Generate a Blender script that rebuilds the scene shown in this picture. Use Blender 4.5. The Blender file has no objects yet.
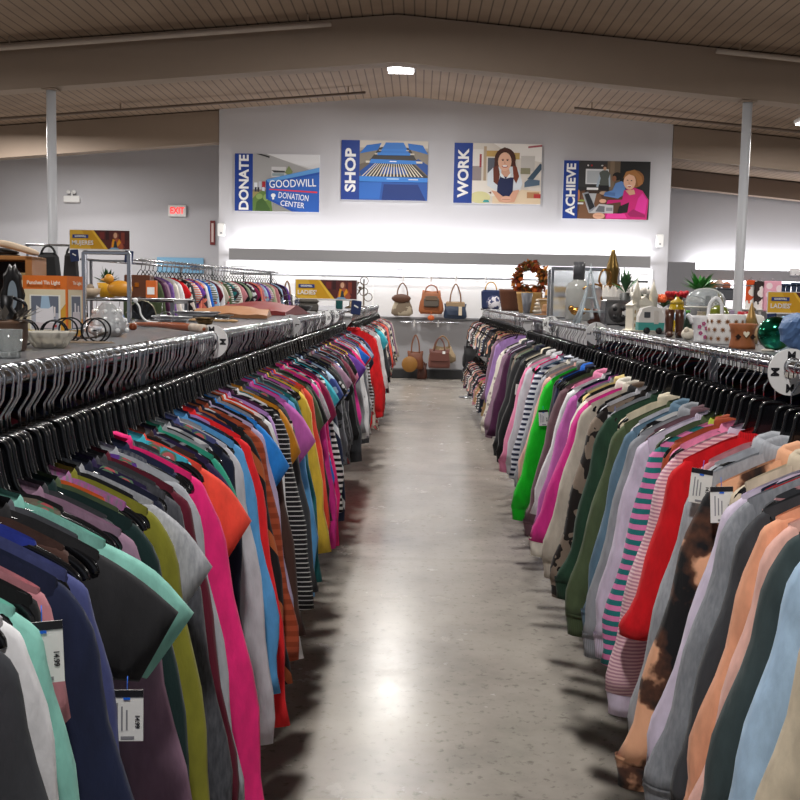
import bpy, math, random
import numpy as np
from mathutils import Matrix, Vector
PI = math.pi
C = bpy.context.scene.collection
EYE = 1.5
F = 1060.0
YAW, PITCH, ROLL = math.atan(17/F), math.atan(102.4/F), .02
CAMROT = Matrix.Rotation(YAW, 4, 'Z') @ Matrix.Rotation(PI/2-PITCH, 4, 'X') @ Matrix.Rotation(ROLL, 4, 'Z')
def sight(px, py): return (CAMROT @ Vector((px-400, 400-py, -F))).normalized()

# ------------------------------------------------------------------ helpers
def srgb(h):
    if isinstance(h, str):
        h = h.lstrip('#')
        c = [int(h[i:i+2], 16)/255 for i in (0, 2, 4)]
    else:
        c = h
    return [x/12.92 if x <= .04045 else ((x+.055)/1.055)**2.4 for x in c] + [1.0]

MATS = {}
def newmat(name):
    m = bpy.data.materials.new(name); m.use_nodes = True
    nt = m.node_tree
    b = nt.nodes['Principled BSDF']
    return m, nt, b

def mat(h, rough=.6, metal=0.0, emit=0.0, trans=0.0, alpha=1.0, noise=0.0, scale=30, coat=0.0, ior=1.45):
    key = ('m', str(h), rough, metal, emit, trans, alpha, noise, scale, coat)
    if key in MATS: return MATS[key]
    m, nt, b = newmat('surface')
    c = srgb(h)
    b.inputs['Base Color'].default_value = c
    b.inputs['Roughness'].default_value = rough
    b.inputs['Metallic'].default_value = metal
    b.inputs['IOR'].default_value = ior
    if emit:
        b.inputs['Emission Color'].default_value = c
        b.inputs['Emission Strength'].default_value = emit
    if trans: b.inputs['Transmission Weight'].default_value = trans
    if alpha < 1: b.inputs['Alpha'].default_value = alpha
    if coat: b.inputs['Coat Weight'].default_value = coat
    if noise:
        tc = nt.nodes.new('ShaderNodeTexCoord')
        n = nt.nodes.new('ShaderNodeTexNoise'); n.inputs['Scale'].default_value = scale; n.inputs['Detail'].default_value = 5
        mx = nt.nodes.new('ShaderNodeMix'); mx.data_type = 'RGBA'
        mx.inputs['A'].default_value = [x*(1-noise) for x in c[:3]]+[1]
        mx.inputs['B'].default_value = [min(1, x*(1+noise)) for x in c[:3]]+[1]
        nt.links.new(tc.outputs['Object'], n.inputs['Vector'])
        nt.links.new(n.outputs['Fac'], mx.inputs['Factor'])
        nt.links.new(mx.outputs['Result'], b.inputs['Base Color'])
    MATS[key] = m
    return m

def ramp(nt, stops, interp='CONSTANT'):
    r = nt.nodes.new('ShaderNodeValToRGB'); cr = r.color_ramp; cr.interpolation = interp
    while len(cr.elements) < len(stops): cr.elements.new(.5)
    for e, (p, c) in zip(cr.elements, stops): e.position = p; e.color = srgb(c)
    return r

def fabric(h, pattern=None, h2='#ffffff', scale=1.0):
    key = ('f', h, pattern, h2, scale)
    if key in MATS: return MATS[key]
    m, nt, b = newmat('fabric')
    c = srgb(h)
    b.inputs['Roughness'].default_value = .88
    b.inputs['Specular IOR Level'].default_value = .25
    b.inputs['Sheen Weight'].default_value = .12
    b.inputs['Sheen Roughness'].default_value = .5
    L = nt.links
    tc = nt.nodes.new('ShaderNodeTexCoord')
    def mp(sx, sy, sz):
        n = nt.nodes.new('ShaderNodeMapping'); n.inputs['Scale'].default_value = (sx, sy, sz)
        L.new(tc.outputs['Object'], n.inputs['Vector']); return n.outputs['Vector']
    def noise(vec, sc, det=4):
        n = nt.nodes.new('ShaderNodeTexNoise'); n.inputs['Scale'].default_value = sc; n.inputs['Detail'].default_value = det
        L.new(vec, n.inputs['Vector']); return n.outputs['Fac']
    def wave(vec, sc, direction='Z', dist=0.0):
        w = nt.nodes.new('ShaderNodeTexWave'); w.bands_direction = direction; w.inputs['Scale'].default_value = sc
        w.inputs['Distortion'].default_value = dist; L.new(vec, w.inputs['Vector']); return w.outputs['Fac']
    base = None
    if pattern == 'stripe':          # horizontal bands
        r = ramp(nt, [(0, h), (.5, h2)]); L.new(wave(mp(1, 1, 1), 12*scale), r.inputs['Fac']); base = r.outputs['Color']
    elif pattern == 'pin':
        r = ramp(nt, [(0, h), (.9, h2)]); L.new(wave(mp(1, 1, 1), 14*scale), r.inputs['Fac']); base = r.outputs['Color']
    elif pattern == 'diag':
        r = ramp(nt, [(0, h), (.85, h2)]); L.new(wave(mp(1, 1, 1), 4*scale, 'DIAGONAL'), r.inputs['Fac']); base = r.outputs['Color']
    elif pattern == 'heather':
        r = ramp(nt, [(.3, h), (.7, h2)], 'LINEAR'); L.new(noise(mp(1, 1, .25), 160, 6), r.inputs['Fac']); base = r.outputs['Color']
    elif pattern == 'blotch':        # camouflage, leopard, tie-dye
        r = ramp(nt, [(0, h), (.5, h2)]); L.new(noise(mp(1, 1, 1), 13*scale, 2), r.inputs['Fac']); base = r.outputs['Color']
    elif pattern == 'dye':
        r = ramp(nt, [(.36, h), (.44, '#5a3a2c'), (.49, h2)], 'LINEAR'); L.new(noise(mp(1, 1, 1), 9*scale, 4), r.inputs['Fac']); base = r.outputs['Color']
    elif pattern == 'dots':
        v = nt.nodes.new('ShaderNodeTexVoronoi'); v.inputs['Scale'].default_value = 26*scale; L.new(mp(1, 1, 1), v.inputs['Vector'])
        r = ramp(nt, [(0, h2), (.28, h)]); L.new(v.outputs['Distance'], r.inputs['Fac']); base = r.outputs['Color']
    elif pattern == 'floral':
        v = nt.nodes.new('ShaderNodeTexVoronoi'); v.inputs['Scale'].default_value = 20*scale; L.new(mp(1, 1, 1), v.inputs['Vector'])
        r = ramp(nt, [(0, h2), (.16, '#d86a70'), (.3, '#6a8a70'), (.38, h)]); L.new(v.outputs['Distance'], r.inputs['Fac']); base = r.outputs['Color']
    elif pattern == 'rib':
        r = ramp(nt, [(0, h), (1, h2)], 'LINEAR'); L.new(wave(mp(1, 1, 1), 60*scale, 'X'), r.inputs['Fac']); base = r.outputs['Color']
    if base is None:
        r = ramp(nt, [(.25, [x*.90 for x in hexf(h)]), (.75, [min(1, x*1.06) for x in hexf(h)])], 'LINEAR')
        L.new(noise(mp(1, 1, .4), 40), r.inputs['Fac']); base = r.outputs['Color']
    L.new(base, b.inputs['Base Color'])
    bp = nt.nodes.new('ShaderNodeBump'); bp.inputs['Strength'].default_value = .8; bp.inputs['Distance'].default_value = .011
    L.new(noise(mp(1, 1, .35), 17, 6), bp.inputs['Height']); L.new(bp.outputs['Normal'], b.inputs['Normal'])
    MATS[key] = m
    return m
def hexf(h):
    h = h.lstrip('#'); return [int(h[i:i+2], 16)/255 for i in (0, 2, 4)]

class MB:
    """collects simple shapes into one mesh"""
    def __init__(s): s.v = []; s.f = []; s.mi = []; s.sm = []
    def add(s, verts, faces, mi=0, smooth=False):
        o = len(s.v); s.v += [tuple(p) for p in verts]
        s.f += [tuple(i+o for i in f) for f in faces]; s.mi += [mi]*len(faces); s.sm += [smooth]*len(faces)
        return s
    def box(s, c, d, rz=0, mi=0, rx=0, ry=0, taper=1.0, bev=0.0):
        hx, hy, hz = d[0]/2, d[1]/2, d[2]/2
        M = Matrix.Translation(c) @ Matrix.Rotation(rz, 4, 'Z') @ Matrix.Rotation(ry, 4, 'Y') @ Matrix.Rotation(rx, 4, 'X')
        if bev <= 0:
            V = [(x*hx*(taper if z > 0 else 1), y*hy*(taper if z > 0 else 1), z*hz) for z in (-1, 1) for x, y in ((-1, -1), (1, -1), (1, 1), (-1, 1))]
            Fs = [(3, 2, 1, 0), (4, 5, 6, 7), (0, 1, 5, 4), (1, 2, 6, 5), (2, 3, 7, 6), (3, 0, 4, 7)]
        else:
            b = min(bev, hx*.9, hy*.9, hz*.9); V = []; 
            for z, k in ((-hz, b), (-hz+b, 0), (hz-b, 0), (hz, b)):
                t = taper if z > 0 else 1
                ax, ay = (hx-k)*t, (hy-k)*t
                V += [(-ax+b*.6, -ay, z), (ax-b*.6, -ay, z), (ax, -ay+b*.6, z), (ax, ay-b*.6, z), (ax-b*.6, ay, z), (-ax+b*.6, ay, z), (-ax, ay-b*.6, z), (-ax, -ay+b*.6, z)]
            Fs = [tuple(range(7, -1, -1)), tuple(range(24, 32))]
            for r in range(3):
                for i in range(8):
                    j = (i+1) % 8; Fs.append((r*8+i, r*8+j, r*8+8+j, r*8+8+i))
        return s.add([M @ Vector(p) for p in V], Fs, mi)
    def grid(s, P, closed=True, mi=0, cap0=False, cap1=False, smooth=True):
        P = np.asarray(P); M_, N = P.shape[:2]; Fs = []
        for i in range(M_-1):
            for j in range(N if closed else N-1):
                k = (j+1) % N; Fs.append((i*N+j, i*N+k, (i+1)*N+k, (i+1)*N+j))
        if cap0: Fs.append(tuple(range(N-1, -1, -1)))
        if cap1: Fs.append(tuple((M_-1)*N+j for j in range(N)))
        return s.add(P.reshape(-1, 3).tolist(), Fs, mi, smooth)
    def tube(s, path, r, n=8, mi=0, caps=True, closed=False):
        P = np.asarray(path, float); K = len(P)
        r = np.broadcast_to(np.asarray(r, float), (K,))
        T = np.gradient(P, axis=0) if not closed else (np.roll(P, -1, 0)-np.roll(P, 1, 0))
        T /= np.linalg.norm(T, axis=1)[:, None]+1e-12
        up = np.array([0, 0, 1.0]) if abs(T[0][2]) < .9 else np.array([1.0, 0, 0])
        rings = []; a = np.arange(n)*2*PI/n
        u = np.cross(T[0], up); u /= np.linalg.norm(u)
        for i in range(K):
            u = u-T[i]*np.dot(u, T[i]); u /= np.linalg.norm(u)+1e-12
            w = np.cross(T[i], u)
            rings.append(P[i]+r[i]*(np.cos(a)[:, None]*u+np.sin(a)[:, None]*w))
        if closed: rings.append(rings[0])
        return s.grid(np.array(rings), True, mi, caps and not closed, caps and not closed)
    def lathe(s, prof, c=(0, 0, 0), n=20, mi=0, sx=1, sy=1, rot=None, ribs=0, amp=0, cap=True):
        a = np.arange(n)*2*PI/n; R = []
        for r, z in prof:
            rr = r*(1+amp*np.cos(ribs*a)) if ribs else r
            R.append(np.stack([rr*np.cos(a)*sx, rr*np.sin(a)*sy, np.full(n, z)], 1))
        R = np.array(R)
        if rot is not None: R = R @ np.array(rot).T
        R = R+np.array(c)
        return s.grid(R, True, mi, cap, cap)
    def ball(s, c, r, n=12, mi=0, sz=(1, 1, 1)):
        t = np.linspace(.02, PI-.02, max(6, n*2//3)); a = np.arange(n)*2*PI/n
        P = np.stack([np.outer(np.sin(t), np.cos(a))*sz[0], np.outer(np.sin(t), np.sin(a))*sz[1], np.outer(-np.cos(t), np.ones(n))*sz[2]], 2)*r+np.array(c)
        return s.grid(P, True, mi, True, True)
    def prism(s, pts, axis, a, b, mi=0):
        """closed 2D outline extruded along axis ('y': pts are x,z; 'x': pts are y,z; 'z': pts are x,y)"""
        def P(p, t): return {'y': (p[0], t, p[1]), 'x': (t, p[0], p[1]), 'z': (p[0], p[1], t)}[axis]
        n = len(pts); V = [P(p, a) for p in pts]+[P(p, b) for p in pts]
        Fs = [tuple(range(n-1, -1, -1)), tuple(range(n, 2*n))]+[(i, (i+1) % n, n+(i+1) % n, n+i) for i in range(n)]
        return s.add(V, Fs, mi)
    def obj(s, name, mats, parent=None, loc=None, rz=None, xf=None):
        me = bpy.data.meshes.new(name); me.from_pydata(s.v, [], s.f)
        for m in (mats if isinstance(mats, (list, tuple)) else [mats]): me.materials.append(m)
        me.polygons.foreach_set('material_index', s.mi); me.polygons.foreach_set('use_smooth', s.sm)
        me.update()
        o = bpy.data.objects.new(name, me); C.objects.link(o)
        if parent is not None: o.parent = parent
        if loc is not None: o.location = loc
        if rz is not None: o.rotation_euler.z = rz
        return o

def tag(o, label, cat, group=None, kind=None):
    if label: o['label'] = label
    if cat: o['category'] = cat
    if group: o['group'] = group
    if kind: o['kind'] = kind
    return o
def thing(name, label, cat, loc=(0, 0, 0), rz=0, group=None):
    o = bpy.data.objects.new(name, None); C.objects.link(o)
    o.location = loc; o.rotation_euler = (0, 0, rz); o.empty_display_size = .05
    return tag(o, label, cat, group)
def struct(mb, name, m):
    o = mb.obj(name, m); o['kind'] = 'structure'; return o
def cr(pts, n):
    """smooth curve through control points"""
    P = np.asarray(pts, float); K = len(P)
    Q = np.vstack([2*P[0]-P[1], P, 2*P[-1]-P[-2]])
    out = []
    for t in np.linspace(0, K-1-1e-9, n):
        i = int(t); f = t-i; p0, p1, p2, p3 = Q[i], Q[i+1], Q[i+2], Q[i+3]
        out.append(.5*((2*p1)+(-p0+p2)*f+(2*p0-5*p1+4*p2-p3)*f*f+(-p0+3*p1-3*p2+p3)*f**3))
    return np.array(out)
_txt = {}
def text_mb(s, size, offset=0.0, mi=0, mb=None, xf=None, depth=.0006, align='CENTER', sx=1.0):
    """flat lettering in the x-y plane as mesh data, moved by xf"""
    key = (s, size, offset, align)
    if key not in _txt:
        cu = bpy.data.curves.new('lettering', 'FONT'); cu.body = s; cu.size = size; cu.align_x = align; cu.align_y = 'CENTER'
        cu.offset = offset; cu.resolution_u = 3
        o = bpy.data.objects.new('lettering', cu); C.objects.link(o)
        dg = bpy.context.evaluated_depsgraph_get()
        me = bpy.data.meshes.new_from_object(o.evaluated_get(dg))
        _txt[key] = ([v.co.copy() for v in me.vertices], [tuple(p.vertices) for p in me.polygons])
        bpy.data.objects.remove(o); bpy.data.meshes.remove(me)
    V, Fs = _txt[key]
    mb = mb or MB()
    mb.add([xf @ Vector((v.x*sx, v.y, v.z)) if xf is not None else (v.x*sx, v.y, v.z) for v in V], Fs, mi)
    return mb
def fit_text(s, length, cap, off, xf, name, m, parent, mb=None):
    base = text_mb(s, 1.0, off)
    xs = [v[0] for v in base.v]; ys = [v[1] for v in base.v]
    S = Matrix.Diagonal((length/(max(xs)-min(xs)), cap/(max(ys)-min(ys)), 1, 1)) @ Matrix.Translation((-(max(xs)+min(xs))/2, -(max(ys)+min(ys))/2, 0))
    text_mb(s, 1.0, off, mb=(mb or (mb := MB())), xf=xf @ S)
    return mb.obj(name, m, parent) if name else mb
# text plane facing -y (x right, z up)
FACE = Matrix.Rotation(PI/2, 4, 'X')
# ------------------------------------------------------------------ common materials
chrome = mat('#c4c6ca', .18, 1.0)
steel = mat('#9a9ca0', .3, 1.0)
hookm = mat('#d4d6da', .2, 1.0)
plastic = mat('#101114', .22, coat=.3)
white_p = mat('#efefef', .45)
navy_p = mat('#1f2f5c', .5)
paper = mat('#eeeeec', .6)
ink = mat('#1c1c22', .6)
greymark = mat('#8a8a90', .7)
bluepin = mat('#1f6ae0', .4)
gold = mat('#b08040', .25, .9)
glass = mat('#f4f8f8', .03, trans=1.0)
smoke_glass = mat('#b0b4b2', .06, trans=.85)
wood = mat('#a5703c', .5, noise=.25, scale=18)
black_iron = mat('#202022', .4, .6)

# ------------------------------------------------------------------ setting
def floor_mat():
    m, nt, b = newmat('polished_concrete'); L = nt.links
    tc = nt.nodes.new('ShaderNodeTexCoord')
    def noise(sc, det, sy=1):
        mp = nt.nodes.new('ShaderNodeMapping'); mp.inputs['Scale'].default_value = (1, sy, 1); L.new(tc.outputs['Object'], mp.inputs['Vector'])
        n = nt.nodes.new('ShaderNodeTexNoise'); n.inputs['Scale'].default_value = sc; n.inputs['Detail'].default_value = det; n.inputs['Roughness'].default_value = .65
        L.new(mp.outputs['Vector'], n.inputs['Vector']); return n.outputs['Fac']
    r = ramp(nt, [(.30, '#7d7872'), (.5, '#979189'), (.70, '#a8a299')], 'LINEAR'); L.new(noise(1.3, 9), r.inputs['Fac'])
    r2 = ramp(nt, [(.34, '#8a8580'), (.44, '#ffffff'), (.7, '#ffffff')], 'LINEAR'); L.new(noise(26, 8), r2.inputs['Fac'])
    mx = nt.nodes.new('ShaderNodeMix'); mx.data_type = 'RGBA'; mx.blend_type = 'MULTIPLY'; mx.inputs['Factor'].default_value = .5
    L.new(r.outputs['Color'], mx.inputs['A']); L.new(r2.outputs['Color'], mx.inputs['B'])
    w = nt.nodes.new('ShaderNodeTexWave'); w.bands_direction = 'Y'; w.inputs['Scale'].default_value = .105; w.inputs['Distortion'].default_value = .6
    L.new(tc.outputs['Object'], w.inputs['Vector'])
    r3 = ramp(nt, [(0, '#a8a49c'), (.00025, '#ffffff'), (1, '#ffffff')], 'LINEAR'); L.new(w.outputs['Fac'], r3.inputs['Fac'])
    m2 = nt.nodes.new('ShaderNodeMix'); m2.data_type = 'RGBA'; m2.blend_type = 'MULTIPLY'; m2.inputs['Factor'].default_value = .2
    L.new(mx.outputs['Result'], m2.inputs['A']); L.new(r3.outputs['Color'], m2.inputs['B'])
    L.new(m2.outputs['Result'], b.inputs['Base Color'])
    rr = nt.nodes.new('ShaderNodeMapRange'); rr.inputs['To Min'].default_value = .16; rr.inputs['To Max'].default_value = .34
    L.new(noise(3.0, 6), rr.inputs['Value']); L.new(rr.outputs['Result'], b.inputs['Roughness'])
    b.inputs['Specular IOR Level'].default_value = .26
    bp = nt.nodes.new('ShaderNodeBump'); bp.inputs['Strength'].default_value = .02; bp.inputs['Distance'].default_value = .01
    L.new(noise(9, 6), bp.inputs['Height']); L.new(bp.outputs['Normal'], b.inputs['Normal'])
    return m
def plank_mat():
    m, nt, b = newmat('ceiling_planks'); L = nt.links
    tc = nt.nodes.new('ShaderNodeTexCoord')
    w = nt.nodes.new('ShaderNodeTexWave'); w.bands_direction = 'X'; w.wave_profile = 'SAW'; w.inputs['Scale'].default_value = 2.3
    L.new(tc.outputs['Object'], w.inputs['Vector'])
    r = ramp(nt, [(0, '#3a2e25'), (.10, '#94806f'), (.90, '#94806f'), (1, '#4c3e33')], 'LINEAR'); L.new(w.outputs['Fac'], r.inputs['Fac'])
    n = nt.nodes.new('ShaderNodeTexNoise'); n.inputs['Scale'].default_value = 1.2; n.inputs['Detail'].default_value = 6
    L.new(tc.outputs['Object'], n.inputs['Vector'])
    r2 = ramp(nt, [(.3, '#d8d4d0'), (.7, '#ffffff')], 'LINEAR'); L.new(n.outputs['Fac'], r2.inputs['Fac'])
    mx = nt.nodes.new('ShaderNodeMix'); mx.data_type = 'RGBA'; mx.blend_type = 'MULTIPLY'; mx.inputs['Factor'].default_value = .8
    L.new(r.outputs['Color'], mx.inputs['A']); L.new(r2.outputs['Color'], mx.inputs['B']); L.new(mx.outputs['Result'], b.inputs['Base Color'])
    b.inputs['Roughness'].default_value = .7
    return m
wallm = mat('#c6c6cc', .75, noise=.03, scale=2)
flankm = mat('#c2c2c8', .75, noise=.03, scale=2)
beamm = mat('#8f7f71', .65, noise=.05, scale=3)
D = 19.9
def wz(px, py, d=D): v = sight(px, py); return EYE+v.z*d/v.y
def wx(px, py, d=D): v = sight(px, py); return v.x*d/v.y
RX, RZ = wx(404, 96), wz(404, 96)
SL = .0865
def roof(x): return RZ-SL*abs(x-RX)
XL, XR = -13.0, 13.0
struct(MB().box((0, 9.5, -.05), (26, 35, .1)), 'floor', floor_mat())
cb = MB()
cb.add([(XL, -8, roof(XL)), (RX, -8, RZ), (RX, 27, RZ), (XL, 27, roof(XL)), (XR, -8, roof(XR)), (XR, 27, roof(XR)),
        (XL, -8, roof(XL)+.1), (RX, -8, RZ+.1), (RX, 27, RZ+.1), (XL, 27, roof(XL)+.1), (XR, -8, roof(XR)+.1), (XR, 27, roof(XR)+.1)],
       [(0, 1, 2, 3), (1, 4, 5, 2), (9, 8, 7, 6), (8, 11, 10, 7)])
struct(cb, 'ceiling', plank_mat())
WL, WR = wx(219, 180), wx(671, 180)
o = struct(MB().prism([(WL, 0), (WR, 0), (WR, roof(WR)), (RX, RZ), (WL, roof(WL))], 'y', D, D+.25), 'wall_back', wallm)
# return walls of the projecting centre bay and the recessed flanking walls
struct(MB().box((WL+.12, D+2.1, 2.4), (.24, 3.7, 4.8)), 'wall_return_left', wallm)
struct(MB().box((WR-.12, D+3.1, 2.4), (.24, 5.7, 4.8)), 'wall_return_right', wallm)
struct(MB().box((-8.4, 24.1, 2.4), (9.3, .25, 4.8)), 'wall_back_left', flankm)
struct(MB().box((8.8, 26.0, 2.4), (8.5, .25, 4.8)), 'wall_back_right', wallm)
struct(MB().box((XL, 9.5, 2.3), (.2, 35, 4.2)), 'wall_left', flankm)
struct(MB().box((XR, 9.5, 2.3), (.2, 35, 4.2)), 'wall_right', flankm)
def beam(y0, y1, x0, x1, drop, top=0.02):
    xs = [x0, RX, x1] if x0 < RX < x1 else [x0, x1]
    pts = [(x, roof(x)-drop) for x in xs]+[(x, roof(x)-top) for x in reversed(xs)]
    return MB().prism(pts, 'y', y0, y1)
struct(beam(14.2, 14.5, XL, XR, .62), 'trim_1', beamm)
struct(beam(D, D+.3, XL, WL-.01, .60), 'trim_2', beamm)
struct(beam(D, D+.3, WR+.01, XR, .60), 'trim_3', beamm)
struct(beam(25.4, 25.7, WR+.01, XR, .42), 'trim_4', mat('#8d7c70', .6))
# lit valances
valm = mat('#8f8f92', .6)
def valance(name, x0, x1, y, z0, z1, label):
    t = thing(name, label, 'valance', ((x0+x1)/2, y, z0))
    w = x1-x0; h = z1-z0
    MB().box((0, 0, h/2), (w, .03, h), bev=.004).obj('fascia', valm, t)
    MB().box((0, .17, h/2), (w, .30, .03)).obj('light_tray', white_p, t)
    for k in np.linspace(-w/2+.2, w/2-.2, 6): MB().box((k, .17, h/2-.03), (.03, .3, .06)).obj('bracket', valm, t)
    return t
v1 = valance('valance', wx(229, 258, D-.36), wx(650, 268, D-.36), D-.36, 2.13, 2.34, 'long grey lit valance across the centre back wall above the handbags')
v2 = valance('valance', 6.4, 12.6, 25.5, 2.06, 2.31, 'grey lit valance on the recessed wall beyond the tall white post')
# white panel wall under the valance, grey lower panel, black baseboard
struct(MB().box((.35, D-.02, 1.62), (7.94, .04, .98)), 'trim_5', mat('#e4e4e6', .6))
struct(MB().box((.35, D-.03, .64), (7.94, .06, .94), bev=.01), 'trim_6', mat('#a2a2a6', .35))
struct(MB().box((.35, D-.07, .085), (8.0, .08, .17), bev=.01), 'baseboard_back', mat('#2a2a2c', .5))
struct(MB().box((.35, D-.05, 1.13), (7.94, .1, .03)), 'trim_7', mat('#86868a', .5))

# columns
def column(x, y, name, lab):
    t = thing(name, lab, 'column', (x, y, 0))
    h = roof(x)-.62
    t_ = MB().lathe([(.062, 0), (.062, h)], n=20).obj('shaft', mat('#c9ccd2', .4), t)
    MB().box((0, 0, h-.01), (.2, .2, .02), bev=.004).obj('cap_plate', beamm, t); MB().box((0, 0, .01), (.22, .22, .02), bev=.004).obj('base_plate', steel, t)
column(wx(51, 85, 14.35), 14.35, 'support_column', 'slim white post rising behind the wooden crate to the ceiling beam')
column(wx(748, 97, 14.35), 14.35, 'support_column', 'slim white post rising behind the white pumpkin and shelf ornaments to the beam')

# ceiling pipes and lights
def pipe(y, x0, x1, drop, r, col, lab, ends=False):
    xs = [x0]+([RX] if x0 < RX < x1 else [])+[x1]
    mb = MB().tube([(x, y, roof(x)-drop) for x in np.linspace(x0, x1, 13)], r, 8)
    o = mb.obj('ceiling_pipe', mat(col, .5)); tag(o, lab, 'pipe')
    n = max(2, int(abs(x1-x0)/2.4))
    for x in np.linspace(x0+.3, x1-.3, n): MB().box((x, y, roof(x)-drop/2), (.02, .02, drop), bev=.002).obj('pipe_hanger', beamm, o)
pipe(13.95, -9.5, -1.2, .14, .035, '#b0a49a', 'pale pipe along the beam over the white post beside the crate')
pipe(13.95, 3.72, 9.5, .12, .035, '#a89c92', 'pale pipe along the beam over the far-side white post')
pipe(16.5, -9.5, 9.5, .10, .018, '#4c423a', 'thin dark conduit crossing the plank ceiling just behind the big beam')
pipe(18.7, -9.5, -1.0, .12, .025, '#6e6056', 'brown pipe under the plank ceiling ending above the cart poster')
pipe(18.7, 2.6, 9.5, .12, .025, '#6e6056', 'brown pipe under the plank ceiling above the laptop poster')

LIGHTS = []
def lamp(x, y, shown, lab=None, e=130):
    z = roof(x)-.19
    if shown:
        t = thing('ceiling_light', lab, 'light', (x, y, z))
        MB().box((0, 0, .05), (.44, .44, .08), bev=.02).obj('housing', white_p, t)
        MB().box((0, 0, .0), (.39, .39, .02), bev=.005).obj('diffuser', mat('#ffffff', .5, emit=9.0), t)
        MB().tube([(0, 0, .08), (0, 0, .185)], .012, 8).obj('stem', steel, t)
    l = bpy.data.lights.new('led', 'AREA'); l.shape = 'RECTANGLE'; l.size = .30; l.size_y = .45; l.energy = e; l.color = (1, .965, .92)
    ob = bpy.data.objects.new('led_lamp', l); C.objects.link(ob); ob.location = (x, y, z-.03)
E = 175
lamp(RX, 16.8, True, 'bright square LED light on the ceiling ridge before the back wall', E)
lamp(6.25, 17.5, True, 'bright square LED light under the ceiling at the frame edge beyond the tall post', E)
for y in (11, 5.5, 0.0): lamp(RX, y, False, e=E)
for x in (-6.9, 6.25):
    for y in (11.0, 5.0): lamp(x, y, False, e=E*.9)
lamp(-7.2, 18.0, False, e=E*2)
lamp(-7.5, 21.6, False, e=E*.55)  # added fill, no fixture here: brightens the recessed left wall past the beam
lamp(8.2, 22.6, False, e=E*.55)
def strip(x0, x1, y, z, up, e, tilt):
    l = bpy.data.lights.new('strip', 'AREA'); l.shape = 'RECTANGLE'; l.size = x1-x0; l.size_y = .06; l.energy = e; l.color = (1, .98, .97)
    ob = bpy.data.objects.new('valance_strip', l); C.objects.link(ob); ob.location = ((x0+x1)/2, y, z)
    ob.rotation_euler = ((PI if up else 0)+(tilt if not up else -tilt), 0, 0)
strip(-3.55, 4.25, D-.22, 2.30, True, 60, .3)
strip(-3.55, 4.25, D-.22, 2.16, False, 52, .3)
strip(6.5, 12.4, 25.66, 2.27, True, 75, .3)
strip(6.5, 12.4, 25.66, 2.10, False, 60, .3)

# small wall fittings
t = thing('exit_sign', 'white exit sign with glowing red letters on the grey side wall', 'sign', (wx(178, 212, 24), 23.93, wz(178, 217, 24)))
MB().box((0, 0, .13), (.40, .05, .26), bev=.01).obj('case', white_p, t)
text_mb('EXIT', .2, .004, xf=Matrix.Translation((0, -.028, .13)) @ FACE, sx=.78).obj('lettering', mat('#ff2a2a', .5, emit=1.6), t)
t = thing('emergency_light', 'white emergency light box high on the grey side wall', 'light', (wx(73, 199, 24), 23.93, wz(73, 203, 24)))
MB().box((0, 0, .08), (.36, .08, .15), bev=.015).obj('case', white_p, t)
MB().box((0, 0, .19), (.03, .03, .08)).obj('stem', white_p, t)
for s in (-1, 1): MB().lathe([(.02, 0), (.045, .03), (.045, .05)], c=(s*.06, -.02, .235), rot=[(1, 0, 0), (0, 0, -1), (0, 1, 0)], n=12).obj('lamp_head', white_p, t)
t = thing('extinguisher_sign', 'narrow red fire extinguisher sign standing out beside the centre wall corner', 'sign', (wx(213, 233, 24), 23.95, wz(212, 245, 24)))
MB().box((0, 0, .27), (.11, .02, .54), bev=.003).obj('plate', mat('#7c2626', .5), t)
MB().box((0, -.013, .27), (.05, .004, .42)).obj('lettering_panel', mat('#e0c8c4', .6), t)
for px, py, d, lab in ((222, 230, D, 'small white alarm box near the corner below the donation poster'), (659, 241, D, 'small white alarm box near the corner below the laptop poster'), (794, 272, 25.5, 'small white box on top of the valance beyond the tall post')):
    t = thing('alarm_box', lab, 'alarm', (wx(px, py, d), d-.05, wz(px, py, d)))
    MB().box((0, 0, 0), (.13, .09, .24) if d == D else (.22, .1, .16), bev=.015).obj('case', white_p, t)
    MB().box((0, -.05, -.06), (.03, .01, .02)).obj('indicator', mat('#707078', .4), t)
t = thing('blue_wall_banner', 'pale blue banner on the grey wall above the blouse rack', 'banner', (wx(181, 262, 24), 23.93, wz(181, 272, 24)))
MB().box((0, 0, .15), (1.05, .02, .34), bev=.004).obj('panel', mat('#7fb4d8', .5), t)
MB().box((.36, -.012, .1), (.25, .004, .12)).obj('dark_patch', mat('#44688c', .6), t)
t = thing('valance_end_panel', 'square grey end panel standing above the succulent at the recess corner', 'panel', (wx(681, 280, 22), 22, 1.5))
MB().box((0, 0, .42), (.55, .05, .84), bev=.01).obj('panel', mat('#8b8b90', .5), t)
MB().box((0, 0, -.75), (.5, .05, 1.5), bev=.01).obj('stand', mat('#77777c', .5), t)

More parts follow.
